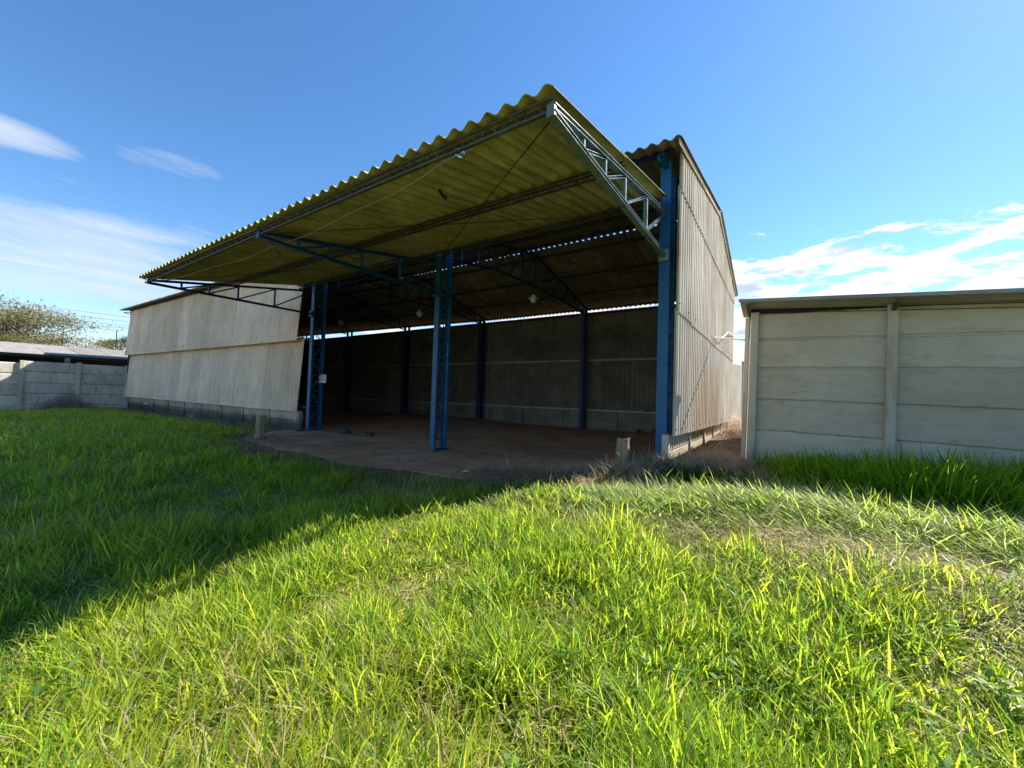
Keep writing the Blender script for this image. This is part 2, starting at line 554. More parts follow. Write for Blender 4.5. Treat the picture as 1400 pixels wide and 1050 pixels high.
# floor slab of the hangar with its irregular apron
xs = np.arange(-22.0, 4.62, 0.12)
vs_ = np.linspace(0, 1, 60) ** 1.3
X = np.repeat(xs[None], len(vs_), 0)
y0 = np.where(xs < -5.2, 0.12, apron_front(xs) + 0.12)
Y = y0[None] + (7.9 - y0[None]) * vs_[:, None]
Z = ground_h(X, Y) + 0.012 + 0.01 * (fbm(X, Y, 1.2) - 0.5)
Z[0] -= 0.04; Z[1] -= 0.012
co = np.stack([X, Y, Z], -1).reshape(-1, 3)
nx = len(xs)
i = np.arange(nx - 1)[None, :] + np.arange(len(vs_) - 1)[:, None] * nx
q = np.stack([i, i + 1, i + 1 + nx, i + nx], -1).reshape(-1, 4)
me = bpy.data.meshes.new("floor")
me.from_pydata(co.tolist(), [], q.tolist())
me.materials.append(M_FLOOR)
me.polygons.foreach_set('use_smooth', [True] * len(me.polygons))
floor = link(bpy.data.objects.new("floor", me))
tag(floor, kind='structure')

# ------------------------------------------------------------------ corrugated sheets
WAVE = 0.1770
_sheet_cache = {}


def sheet_mesh(name, w, l, mat, nw=6, amp=0.024, top=None, hole=None, phase=0.0, lapz=0.007, seg=8, th=0.006, crease=0.0):
    """sheet in local x (across the waves), y (along), z (outward). top(x) may cut the far end"""
    key = (name, round(w, 4), round(l, 4), mat.name, nw, phase, amp, crease) if top is None and hole is None else None
    if key and key in _sheet_cache:
        return _sheet_cache[key]
    n = nw * seg
    extra = 3
    vs, fs = [], []
    rows = 1 if hole is None else 12
    for side in (0, 1):
        for j in range(rows + 1):
            for i_ in range(n + 1 + extra):
                x = w * i_ / n
                ph = 2 * math.pi * (nw * x / w) + phase
                z = amp * ((1 - crease) * math.cos(ph) + crease * (2 * abs(math.cos(ph / 2)) ** 0.8 - 1)) + lapz * (x / w) - side * th
                yy = (top(x) if top else l) * j / rows
                vs.append((x, yy, z))
    m_ = n + 1 + extra
    off = (rows + 1) * m_
    for j in range(rows):
        for i_ in range(m_ - 1):
            if hole and hole(i_, j):
                continue
            a = j * m_ + i_
            fs.append((a, a + 1, a + 1 + m_, a + m_))
            fs.append((a + off, a + m_ + off, a + 1 + m_ + off, a + 1 + off))
    for i_ in range(m_ - 1):
        fs.append((i_, i_ + off, i_ + 1 + off, i_ + 1))
        a = rows * m_ + i_
        fs.append((a, a + 1, a + 1 + off, a + off))
    for j in range(rows):
        a = j * m_
        fs.append((a, a + m_, a + m_ + off, a + off))
        a += m_ - 1
        fs.append((a, a + off, a + m_ + off, a + m_))
    me = bpy.data.meshes.new(name)
    me.from_pydata(vs, [], fs)
    me.materials.append(mat)
    me.polygons.foreach_set('use_smooth', [True] * len(me.polygons))
    me.update()
    try:
        me.set_sharp_from_angle(angle=math.radians(50))
    except Exception:
        pass
    if key:
        _sheet_cache[key] = me
    return me


def place(me, name, parent, org, ux, uy, uz=None, jitter=0.0):
    """object whose local x,y,z axes are ux,uy,uz"""
    ux = Vector(ux).normalized(); uy = Vector(uy).normalized()
    uz = ux.cross(uy).normalized() if uz is None else Vector(uz)
    o = bpy.data.objects.new(name, me)
    m = Matrix.Identity(4)
    for i_ in range(3):
        m[i_][0] = ux[i_]; m[i_][1] = uy[i_]; m[i_][2] = uz[i_]
    j = [random.uniform(-jitter, jitter) for _ in range(3)]
    for i_ in range(3):
        m[i_][3] = org[i_] + j[i_]
    o.matrix_local = m
    link(o, parent)
    return o


# ------------------------------------------------------------------ hangar
hangar = thing("hangar", "open-fronted corrugated hangar with blue lattice columns and a long mossy canopy", "building",
               (0, 0, 0))
XL, XR, YB = -22.1, 4.78, 7.95
XCOL = [4.64, 0.0, -4.85, -9.7, -14.55, -19.4]


def lift(x):
    return 0.014 * max(0.0, -5.3 - x)


def roof_z(x, y):
    if y <= 4.0:
        z = 4.85 + (y + 0.4) * (5.58 - 4.85) / 4.4
    else:
        z = 5.58 - (y - 4.0) * (5.58 - 4.63) / 4.3
    return z + lift(x)


# main roof sheets: front slope two rows, rear slope two rows
sw = 6 * WAVE
nroof = 26
x_start = XR + 0.10 - nroof * sw
fs_dir = Vector((0, 4.4, 0.73)).normalized()
rs_dir = Vector((0, -4.3, 0.95)).normalized()
fs_len = Vector((0, 4.4, 0.73)).length
rs_len = Vector((0, 4.3, 0.95)).length
for k in range(nroof):
    x0 = x_start + k * sw
    lz = lift(x0 + sw / 2)
    ux = Vector((1, 0, (lift(x0 + sw) - lift(x0)) / sw))
    # front slope (upper row laps over the lower row)
    for row in range(2):
        l = fs_len / 2 + (0.14 if row == 0 else 0.0)
        me = sheet_mesh("roof_sheet", sw, l, M_ROOF)
        o = Vector((x0, -0.4, 4.85 + lift(x0))) + fs_dir * (row * fs_len / 2) + Vector((0, 0, 0.012 * row))
        place(me, "roof_sheet", hangar, o, ux, fs_dir, None, 0.002)
    for row in range(2):
        l = rs_len / 2 + (0.14 if row == 0 else -0.01)
        me = sheet_mesh("roof_sheet", sw, l, M_ROOF, phase=0.0, lapz=0.0065)   # normal points down: half a wave off the front
        # rear sheets start at the rear eave and run up to the ridge
        o = Vector((x0, 8.3, 4.63 + lift(x0))) + rs_dir * (row * rs_len / 2) + Vector((0, 0, 0.012 * row + 0.003))
        ob = place(me, "roof_sheet", hangar, o, ux, rs_dir, None, 0.0)

cap = MB()
for xa, xb in ((XL - 0.3, -5.3), (-5.3, XR + 0.1)):
    za, zb = lift(xa), lift(xb)
    prof_ = [(3.70, 5.570), (3.90, 5.69), (4.02, 5.735), (4.20, 5.735)]
    vs2 = [(xx, y_, z_ + l_ + dz_) for (xx, l_) in ((xa, za), (xb, zb)) for dz_ in (0, 0.005) for (y_, z_) in prof_]
    f2 = []
    for i_ in range(3):
        f2 += [(i_, i_ + 1, 8 + i_ + 1, 8 + i_), (4 + i_, 12 + i_, 12 + i_ + 1, 4 + i_ + 1)]
    f2 += [(0, 8, 12, 4), (3, 7, 15, 11)]
    cap.add(vs2, f2)
cap.build("ridge_cap", M_ROOF, hangar)

# canopy sheets
cx0, cx1 = -5.14, 4.645
ncan = 9
cw = (cx1 - cx0) / ncan
CY0, CZ0, CY1, CZ1 = -3.62, 3.462, -0.10, 4.17
cdir = Vector((0, CY1 - CY0, CZ1 - CZ0)); clen = cdir.length; cdir.normalize()


def canopy_z(y):
    return CZ0 + (y - CY0) * (CZ1 - CZ0) / (CY1 - CY0)


for k in range(ncan):
    x0 = cx0 + k * cw
    for row in range(2):
        l0 = clen * 0.42
        l = l0 + 0.14 if row == 0 else clen - l0
        hole = None
        if row == 0 and k == 7:
            hole = lambda i_, j: (i_, j) in ((46, 2),) or (i_, j) == (44, 2)
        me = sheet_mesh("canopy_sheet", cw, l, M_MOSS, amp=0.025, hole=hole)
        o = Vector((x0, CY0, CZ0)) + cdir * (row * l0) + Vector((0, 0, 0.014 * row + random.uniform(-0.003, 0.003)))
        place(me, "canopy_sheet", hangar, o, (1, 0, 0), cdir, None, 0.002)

# right side wall: three rows, facing +X, corrugation vertical.
side_rows = [(0.70, 2.56, 0.10), (2.49, 4.36, 0.118)]
nside = 8
sdw = 7.98 / nside
for r_, (z0, z1, off) in enumerate(side_rows):
    for k in range(nside):
        me = sheet_mesh("wall_sheet", sdw, z1 - z0, M_SIDE, amp=0.022, crease=0.6)
        place(me, "wall_sheet", hangar, (XR + off - 0.06, -0.06 + k * sdw, z0 + random.uniform(-0.012, 0.012)),
              (0, 1, 0), (0, -0.0, 1), None, 0.003)
for k in range(nside):
    y0_ = -0.06 + k * sdw
    me = sheet_mesh("wall_sheet", sdw, 1, M_SIDE, amp=0.022, crease=0.6,
                    top=lambda x, yy=y0_: max(0.05, roof_z(4.8, yy + x) - 0.04 - 4.29))
    place(me, "wall_sheet", hangar, (XR + 0.076, y0_, 4.29), (0, 1, 0), (0, 0, 1), None, 0.0)

# barge board sheets along the gable (seen as the pale verge edge)
verge = MB()
verge.bar((XR + 0.12, -0.38, 4.80), (XR + 0.12, 4.0, 5.53), 0.012, 0.07)
verge.bar((XR + 0.12, 4.0, 5.53), (XR + 0.12, 8.28, 4.59), 0.012, 0.07)
verge.build("verge_board", M_SIDE, hangar)

# front wing: two rows of flared sheets
nwing = 16
wx0, wx1 = XL, -5.32
ww = (wx1 - wx0) / nwing
for k in range(nwing):
    x0 = wx0 + k * ww
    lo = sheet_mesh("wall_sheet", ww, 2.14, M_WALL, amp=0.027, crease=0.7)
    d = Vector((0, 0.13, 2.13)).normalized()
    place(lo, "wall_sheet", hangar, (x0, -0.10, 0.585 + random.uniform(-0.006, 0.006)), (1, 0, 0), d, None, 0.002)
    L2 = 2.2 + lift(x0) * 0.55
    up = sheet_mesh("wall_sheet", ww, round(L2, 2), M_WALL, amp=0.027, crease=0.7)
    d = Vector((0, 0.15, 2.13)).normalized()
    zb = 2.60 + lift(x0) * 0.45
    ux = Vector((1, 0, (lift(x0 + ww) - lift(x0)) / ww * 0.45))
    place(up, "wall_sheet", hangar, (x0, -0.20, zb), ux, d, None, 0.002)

# rear wall: two rows facing +Y (outside), seen from within
nrear = 26
rw = (XR - XL) / nrear
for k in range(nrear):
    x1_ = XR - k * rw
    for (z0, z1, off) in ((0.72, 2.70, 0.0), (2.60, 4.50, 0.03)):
        me = sheet_mesh("rear_wall_sheet", rw, z1 - z0, M_INNER_SHADE, amp=0.020)
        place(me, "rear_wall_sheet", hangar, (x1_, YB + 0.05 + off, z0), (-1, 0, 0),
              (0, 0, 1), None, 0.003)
# left end wall facing -X
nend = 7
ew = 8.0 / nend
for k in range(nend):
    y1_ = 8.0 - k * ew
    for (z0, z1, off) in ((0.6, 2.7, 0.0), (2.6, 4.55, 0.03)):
        me = sheet_mesh("end_wall_sheet", ew, z1 - z0, M_INNER_SHADE, amp=0.020)
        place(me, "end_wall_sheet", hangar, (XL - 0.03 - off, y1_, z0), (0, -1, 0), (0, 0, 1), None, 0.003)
    me = sheet_mesh("end_wall_sheet", ew, 1, M_INNER_SHADE, amp=0.020,
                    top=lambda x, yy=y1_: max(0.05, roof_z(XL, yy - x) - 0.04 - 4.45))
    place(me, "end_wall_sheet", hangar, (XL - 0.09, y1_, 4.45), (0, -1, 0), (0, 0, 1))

# plinths: precast planks between little posts
posts_w = [-5.42, -7.16, -8.96, -10.72, -12.5, -14.3, -16.2, -18.15, -20.1, -22.05]
for a, b in zip(posts_w[:-1], posts_w[1:]):
    for (z0, z1, off) in ((0.31, 0.62, 0.0), (-0.15, 0.30, random.uniform(0.0, 0.02))):
        MB().bevbox(b + 0.05, a - 0.05, 0.06 + off, 0.10 + off, z0, z1, 0.008, 0.004).build("plinth_plank", M_PLINTH, hangar)
for x in posts_w:
    w = 0.075 if x == -5.42 else 0.048
    MB().bevbox(x - w, x + w, 0.02, 0.14, -0.15, 0.60, 0.008).build("plinth_post", M_PLINTH, hangar)
posts_s = [0.04, 1.75, 3.35, 4.75, 6.2, 7.75]
for a, b in zip(posts_s[:-1], posts_s[1:]):
    for z0, z1 in ((0.46, 0.74), (0.0, 0.45)):
        o = MB().bevbox(a + 0.05, b - 0.05, -0.02, 0.02, z0, z1, 0.008, 0.004).build("plinth_plank", M_CONC, hangar)
        o.matrix_local = Matrix.Translation((XR - 0.08, 0, 0)) @ Matrix.Rotation(math.radians(90), 4, 'Z')
for y in posts_s:
    o = MB().bevbox(y - 0.05, y + 0.05, -0.05, 0.05, 0.0, 0.72, 0.008).build("plinth_post", M_CONC_POST, hangar)
    o.matrix_local = Matrix.Translation((XR - 0.08, 0, 0)) @ Matrix.Rotation(math.radians(90), 4, 'Z')
x = 4.4
rp = [4.6, 3.0, 1.2, -0.95, -2.8, -4.55, -6.3, -8.1, -9.9, -11.7, -13.5, -15.3, -17.1, -18.9, -20.6, -22.0]
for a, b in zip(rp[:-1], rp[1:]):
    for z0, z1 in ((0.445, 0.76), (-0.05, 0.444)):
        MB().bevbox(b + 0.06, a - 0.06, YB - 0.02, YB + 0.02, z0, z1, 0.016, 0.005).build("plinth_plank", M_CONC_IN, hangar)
MB().box(-22.0, 4.6, YB + 0.018, YB + 0.038, 0.0, 0.70).build("added_backing", M_CONC_IN, hangar)  # unseen box added behind the planks to stop light leaking in
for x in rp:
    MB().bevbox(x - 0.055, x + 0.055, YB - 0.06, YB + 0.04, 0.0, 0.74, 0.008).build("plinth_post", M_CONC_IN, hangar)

# columns: two channel chords in depth, lacing bars between
rung_me = {}


def lacing_mesh(kind, depth, mat):
    key = (kind, depth, mat.name)
    if key not in rung_me:
        m = MB()
        if kind == 'rung':
            for s in (-0.045, 0.045):
                m.bar((s, 0.03, 0), (s, depth - 0.03, 0), 0.006, 0.022)
        else:
            for s in (-0.045, 0.045):
                m.bar((s, 0.03, 0.0), (s, depth - 0.03, 0.36 * (1 if kind == 'up' else -1)), 0.006, 0.022)
        rung_me[key] = m.mesh("lacing_bar", mat)
    return rung_me[key]


def column(x, yf, depth, z0, z1, mat, bars=True, w=0.125):
    m = MB()
    a = 1
    m.channel((x, yf, z0), (x, yf, z1), 0.05, w, 0.005, up=(1, 0, 0), flip=1)
    m.channel((x, yf + depth, z0), (x, yf + depth, z1), 0.05, w, 0.005, up=(1, 0, 0), flip=-1)
    c = m.build("column", mat, hangar)
    bp = MB().box(x - 0.11, x + 0.11, yf - 0.06, yf + depth + 0.06, z0, z0 + 0.012).build("base_plate", mat, c)
    z = z0 + 0.22
    k = 0
    one = MB()
    while z < z1 - 0.5:
        for kind, zz_ in (('rung', z), ('up' if k % 2 == 0 else 'down', z + (0.04 if k % 2 == 0 else 0.40))):
            me = lacing_mesh(kind, depth, mat)
            if bars:
                o = link(bpy.data.objects.new("lacing_bar", me), c)
                o.location = (x, yf, zz_)
            else:
                b_ = [((vv.co.x + x), vv.co.y + yf, vv.co.z + zz_) for vv in me.vertices]
                one.add(b_, [tuple(p.vertices) for p in me.polygons])
        z += 0.44
        k += 1
    if not bars:
        one.build("lacing", mat, c)
    return c


for i_, x in enumerate(XCOL):
    z0 = float(ground_h(x, 0.15)) + (0.02 if i_ else -0.02)
    z1 = roof_z(x, 0.0) - 0.14
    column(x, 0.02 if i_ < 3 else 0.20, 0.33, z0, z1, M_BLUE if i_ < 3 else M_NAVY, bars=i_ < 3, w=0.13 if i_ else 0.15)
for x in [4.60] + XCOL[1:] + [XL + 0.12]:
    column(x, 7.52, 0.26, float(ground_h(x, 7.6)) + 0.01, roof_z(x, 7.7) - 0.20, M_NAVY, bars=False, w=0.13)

# canopy brackets (trusses)
WEBY = [-2.96, -2.45, -1.86, -1.02]


def canopy_truss(x, mat, label=None):
    zb = 3.335
    ytip, yc = -3.52, -0.05
    top = lambda y: 3.385 + (y - ytip) / (yc - ytip) * (3.985 - 3.385)
    m = MB()
    m.channel((x, ytip, zb), (x, yc, zb + 0.01), 0.075, 0.045, 0.004, flip=1)
    m.channel((x, ytip, top(ytip)), (x, yc, top(yc)), 0.075, 0.045, 0.004, flip=1)
    m.box(x - 0.038, x + 0.03, ytip - 0.01, ytip + 0.02, zb - 0.022, zb + 0.072)
    m.box(x - 0.07, x + 0.07, yc - 0.012, yc + 0.012, zb - 0.07, zb + 0.10)
    tr = m.build("canopy_truss", mat, hangar)
    if label:
        tr['label'] = label
    prev = None
    for y in WEBY:
        MB().channel((x, y, zb + 0.02), (x, y, top(y) - 0.02), 0.05, 0.03, 0.004, up=(0, 1, 0)).build("web_bar", mat, tr)
        if prev is not None:
            MB().channel((x, prev, zb + 0.02), (x, y - 0.02, top(y) - 0.03), 0.045, 0.03, 0.004).build("web_bar", mat, tr)
        prev = y
    MB().channel((x, prev, zb + 0.02), (x, yc - 0.02, top(yc) - 0.03), 0.045, 0.03, 0.004).build("web_bar", mat, tr)


canopy_truss(4.64, M_PALEBLUE, "sunlit end truss with pale grey-blue paint")
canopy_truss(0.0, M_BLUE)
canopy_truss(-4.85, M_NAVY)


# roof trusses across the hall
def roof_truss(x, mat):
    top = lambda y: roof_z(x, y) - 0.135
    bp = [(0.35, 4.18), (2.0, 4.44), (4.0, 4.50), (6.0, 4.46), (7.55, 4.36)]
    bot = lambda y: float(np.interp(y, [p[0] for p in bp], [p[1] for p in bp])) + lift(x)
    m = MB()
    m.channel((x, 0.05, top(0.05)), (x, 4.0, top(4.0)), 0.07, 0.045, 0.004)
    m.channel((x, 4.0, top(4.0)), (x, 7.75, top(7.75)), 0.07, 0.045, 0.004)
    for a, b in zip(bp[:-1], bp[1:]):
        m.channel((x, a[0], bot(a[0])), (x, b[0], bot(b[0])), 0.07, 0.045, 0.004)
    tr = m.build("roof_truss", mat, hangar)
    w = MB()
    ys_ = [0.75, 1.35, 2.0, 2.65, 3.3, 4.0, 4.7, 5.35, 6.0, 6.6, 7.15]
    for i_, y in enumerate(ys_):
        w.bar((x, y, bot(y)), (x, y, top(y)), 0.04, 0.03)
        if i_:
            p = ys_[i_ - 1]
            if y <= 4.0:
                w.bar((x, p, bot(p)), (x, y, top(y)), 0.03, 0.025)
            else:
                w.bar((x, p, top(p)), (x, y, bot(y)), 0.03, 0.025)
    w.build("web", mat, tr)


for x in XCOL[1:]:
    roof_truss(x, M_NAVY)


def lattice_purlin(x0, x1, y, z, h=0.085, w=0.07, mat=M_STEEL, step=0.11, lf=None, name="purlin"):
    m = MB()
    zf = (lambda x: z + (lf(x) if lf else 0))
    for dy_ in (-w / 2, w / 2):
        m.bar((x0, y + dy_, zf(x0)), (x1, y + dy_, zf(x1)), 0.022, 0.016)
    m.bar((x0, y, zf(x0) - h), (x1, y, zf(x1) - h), 0.035, 0.016)
    n = int((x1 - x0) / step)
    for k in range(n):
        xa = x0 + k * step
        xb = xa + step
        za, zb = (zf(xa), zf(xb) - h) if k % 2 else (zf(xa) - h, zf(xb))
        for dy_ in (-w / 2, w / 2):
            ya, yb = (y + dy_, y) if k % 2 else (y, y + dy_)
            m.bar((xa, ya, za), (xb, yb, zb), 0.008, 0.008)
    return m.build(name, mat, hangar)


for y in (-3.50, -1.93, -0.28):
    lattice_purlin(cx0 + 0.05, cx1 + 0.02, y, canopy_z(y) - 0.045, 0.075, mat=M_GREY if y < -3 else M_STEEL, name="canopy_purlin")
for y in (-0.12, 1.25, 2.5, 3.42, 4.32, 5.6, 6.85, 8.05):
    z = roof_z(0, y) - 0.055
    m = MB()
    xk = -5.3
    for xa, xb in ((XL + 0.02, xk), (xk, XR - 0.02)):
        m.channel((xa, y, z + lift(xa)), (xb, y, z + lift(xb)), 0.05, 0.075, 0.004)
    m.build("purlin", M_STEEL if y > 0 else M_NAVY, hangar)
# girts
for z in (0.80, 2.66, 4.42):
    MB().channel((XL + 0.05, YB - 0.0, z), (XR - 0.05, YB - 0.0, z), 0.05, 0.07, 0.004).build("girt", M_GIRT_LIT if z < 4 else M_NAVY, hangar)
for z in (0.66, 2.66, 4.62):
    MB().channel((XL + 0.05, 0.13, z), (-5.35, 0.13, z), 0.05, 0.07, 0.004).build("girt", M_NAVY, hangar)
for z in (0.80, 2.60, 4.38):
    MB().channel((XR - 0.03, 0.3, z), (XR - 0.03, 7.85, z), 0.05, 0.07, 0.004).build("girt", M_NAVY, hangar)
MB().bar((-5.32, 0.10, 0.74), (-4.92, 0.06, 0.70), 0.05, 0.06).build("girt", M_BLUE, hangar)
MB().bar((-5.30, 0.10, 2.66), (-4.92, 0.06, 2.66), 0.05, 0.08).build("girt", M_BLUE, hangar)
# end eave stub and small bracket on the far left corner
m = MB()
m.bar((XL - 0.35, -0.26, 4.98), (XL + 0.1, -0.05, 4.96), 0.02, 0.03)
m.bar((XL - 0.35, -0.26, 4.96), (XL + 0.1, -0.05, 4.84), 0.02, 0.03)
m.build("eave_bracket", M_STEEL, hangar)
# short blue rafter stub over the right column
MB().channel((4.64, -0.30, 4.70), (4.64, 0.2, 4.74), 0.09, 0.09, 0.005).build("rafter_stub", M_BLUE, hangar)

# tie rods under the canopy and on the rear wall
rods = [((4.62, -3.45, 3.36), (0.05, -0.1, 4.02)), ((0.04, -3.45, 3.38), (4.6, -0.1, 3.98)),
        ((0.0, -3.45, 3.38), (-4.8, -0.1, 4.02)), ((-4.8, -3.45, 3.38), (-0.05, -0.1, 4.02))]
for a, b in rods:
    MB().tube([a, b], 0.006, 5).build("tie_rod", M_DARK, hangar)
for xa, xb in ((4.6, 0.0), (0.0, -4.85), (-4.85, -9.7)):
    for z0, z1 in ((0.82, 2.62), (2.70, 4.38)):
        xm = (xa + xb) / 2
        for a, b in (((xa, z1), (xm, z0)), ((xm, z0), (xb, z1))):
            MB().tube([(a[0], YB - 0.08, a[1]), (b[0], YB - 0.08, b[1])], 0.008, 5).build("tie_rod", M_DARK, hangar)
# sag rods between purlins (the thin lines on the inside of the rear slope)
for x in np.arange(-20, 4.6, 1.62):
    MB().tube([(x, 4.2, roof_z(x, 4.2) - 0.09), (x, 8.0, roof_z(x, 8.0) - 0.09)], 0.006, 5).build("sag_rod", M_DARK, hangar)

# pale electric cable slung under the front purlin
pts = []
for k in range(41):
    s = k / 40
    x = -4.8 + s * 8.6
    y = -3.42 + 0.32 * math.sin(math.pi * min(1, s * 1.05)) ** 0.7
    z = 3.40 - 0.03 * math.sin(math.pi * s * 4) ** 2 + (y + 3.42) * 0.05
    pts.append((x, y, z))
MB().tube(pts, 0.0045, 5).build("cable", M_CABLE, hangar)
pts = [(-4.8, -3.45, 3.40), (-4.4, -3.5, 3.47), (-3.6, -3.55, 3.43), (-2.0, -3.56, 3.44), (0.0, -3.55, 3.43)]
MB().tube(pts, 0.004, 5).build("cable", M_CABLE, hangar)

# roofing hook bolts on the wall sheets
bolt = MB().lathe([(0.0, 0.010), (0.006, 0.008), (0.009, 0.0), (0.009, -0.01)], n=6)
bm_ = bolt.mesh("bolt", M_DARK)
for k in range(nside * 3):
    y = -0.0 + k * 7.9 / (nside * 3)
    for z in (0.80, 2.62):
        if k % 2 == 0:
            o = place(bm_, "bolt", hangar, (XR + 0.06 + (0.018 if z > 1 else 0.0) + 0.012, y, z), (0, 1, 0), (0, 0, 1))
for k in range(46):
    x = XL + 0.2 + k * (wx1 - wx0 - 0.3) / 45
    for (y, z) in ((-0.115, 0.74), (-0.215, 2.80 + lift(x) * 0.45)):
        place(bm_, "bolt", hangar, (x, y - 0.008, z), (1, 0, 0), (0, 0, 1))

# ------------------------------------------------------------------ things in and on the hangar
sign = thing("notice_sign", "small white notice board with faint red lines, fixed to the left lattice column", "sign",
             (-4.70, 0.30, 1.54))
MB().box(-0.17, 0.17, -0.006, 0.006, -0.115, 0.115).build("board", M_WHITE, sign)
for z, w_, mt in ((0.085, 0.14, M_RED), (0.055, 0.14, M_RED), (0.02, 0.13, M_RED), (-0.012, 0.12, M_RED), (-0.04, 0.13, M_GRYP), (-0.066, 0.10, M_GRYP)):
    MB().box(-w_, w_, -0.0085, -0.0065, z - 0.007, z + 0.007).build("printed_line", mt, sign)

lamp_labels = ["white pendant lamp under the roof truss right of the middle column",
               "white pendant lamp hanging just left of the middle column's top",
               "dim pendant lamp deepest in the hall, close to the left column"]
lamp0 = None
for i_, x in enumerate((-0.03, -4.88, -9.78)):
    if lamp0 is None:
        lamp0 = thing("pendant_lamp", lamp_labels[0], "lamp", (x, 4.0, 4.10), "pendant lamps under the hangar roof")
        MB().tube([(0, 0, 0.12), (0, 0, 0.40)], 0.012, 6).build("stem", M_DARK, lamp0)
        MB().lathe([(0.0, 0.14), (0.05, 0.14), (0.06, 0.07), (0.15, 0.05), (0.155, 0.035), (0.07, 0.04), (0.05, 0.03)]).build("reflector", M_WHITE, lamp0, True)
        MB().lathe([(0.0, -0.10), (0.05, -0.095), (0.085, -0.05), (0.09, 0.0), (0.07, 0.035)]).build("glass_bowl", M_GLASS, lamp0, True)
    else:
        r_ = lamp0.copy(); COL.objects.link(r_); r_.location = (x, 4.0, 4.10 + lift(x)); r_['label'] = lamp_labels[i_]
        for ch in [o for o in bpy.data.objects if o.parent == lamp0]:
            c_ = ch.copy(); COL.objects.link(c_); c_.parent = r_

# dark curled scrap caught under the canopy
m = MB()
m.tube([(0, 0, 0.02), (0.03, 0.0, -0.01), (0.06, 0.01, -0.06), (0.10, 0.01, -0.10), (0.13, 0.0, -0.12)], 0.012, 7, 0.03)
sc = m.build("dangling_scrap", M_DARK, None, True)
sc.location = (2.72, -2.78, 3.60)
tag(sc, "small dark curled scrap hanging from the underside of the mossy canopy", "scrap")

# ------------------------------------------------------------------ right storage building of precast panels
store = thing("storage_building", "grey precast-panel shed under a thin metal roof, right of the hangar", "building",
              (5.62, 1.25, 0.3))


def sworld(o):
    """children built in world coordinates: cancel the empty's offset"""
    o.location = -Vector(o.parent.location)
    return o


store.rotation_euler = (0, 0.019, 0)     # the whole shed leans a little down to the right
SY = 1.25
joints = [-0.10, 0.335, 0.80, 1.285, 1.775, 2.222, 2.640]
sx = [5.70, 7.30, 8.92, 10.54, 12.16]


def panel_mesh(w, h, mat, name):
    """precast plank with slightly ragged, chipped long edges; local x along, z up, front at y=0"""
    n = 14
    m = MB()
    jb = [random.uniform(0, 0.007) for _ in range(n + 1)]
    jt = [random.uniform(0, 0.007) for _ in range(n + 1)]
    for i_ in range(n + 1):
        if random.random() < 0.10: jb[i_] += random.uniform(0, 0.012)
    rows = []
    for i_ in range(n + 1):
        x = w * i_ / n
        rows.append([(x, 0.040, -0.014), (x, 0.026, -0.006), (x, 0.022, jb[i_]), (x, 0.0, 0.016 + jb[i_] * 1.6),
                     (x, 0.0, h - 0.014 - jt[i_] * 1.6), (x, 0.022, h - jt[i_]), (x, 0.026, h + 0.008), (x, 0.036, h + 0.016)])
    vs = [p for r_ in rows for p in r_]
    fs = []
    for i_ in range(n):
        for k in range(7):
            a = i_ * 8 + k
            fs.append((a, a + 8, a + 9, a + 1))
        fs.append((i_ * 8, i_ * 8 + 7, i_ * 8 + 15, i_ * 8 + 8))
    fs.append(tuple(range(8)))
    fs.append(tuple(n * 8 + k for k in range(7, -1, -1)))
    m.add(vs, fs)
    return m.mesh(name, mat)


def post(parent, x, y, z0, z1, w, mat, name="concrete_post"):
    o = MB().bevbox(x - w, x + w, y - 0.05, y + 0.06, z0, z1, 0.012, 0.003).build(name, mat, parent)
    return o


for a, b in zip(sx[:-1], sx[1:]):
    for k in range(6):
        h = joints[k + 1] - joints[k]
        o = link(bpy.data.objects.new("concrete_panel", panel_mesh(b - a - 0.10, h - 0.014, M_CONC, "concrete_panel")), store)
        o.location = Vector((a + 0.05, SY + 0.02 + random.uniform(-0.004, 0.006), joints[k] + 0.003)) - store.location
        o.rotation_euler = (random.uniform(-0.008, 0.008), random.uniform(-0.004, 0.004), 0)
for x in sx:
    sworld(post(store, x, SY, -0.1, 2.65, 0.055, M_CONC_POST))
# second post butted at the corner, and the flank wall running back
sworld(post(store, 5.60, SY + 0.04, -0.1, 2.58, 0.035, M_CONC_POST))
ys_ = [1.33, 2.55, 3.75, 4.95]
for a, b in zip(ys_[:-1], ys_[1:]):
    for k in range(5):
        h = joints[k + 1] - joints[k]
        o = link(bpy.data.objects.new("concrete_panel", panel_mesh(b - a - 0.10, h - 0.014, M_CONC, "concrete_panel")), store)
        o.matrix_local = Matrix.Translation(Vector((5.60, b - 0.05, joints[k] - 0.06)) - store.location) @ Matrix.Rotation(math.radians(-90), 4, 'Z')
    o = MB().bevbox(b - 0.05, b + 0.05, -0.05, 0.05, 0, 2.12, 0.01).build("concrete_post", M_CONC_POST, store)
    o.matrix_local = Matrix.Translation(Vector((5.62, 0, 0)) - store.location) @ Matrix.Rotation(math.radians(90), 4, 'Z')
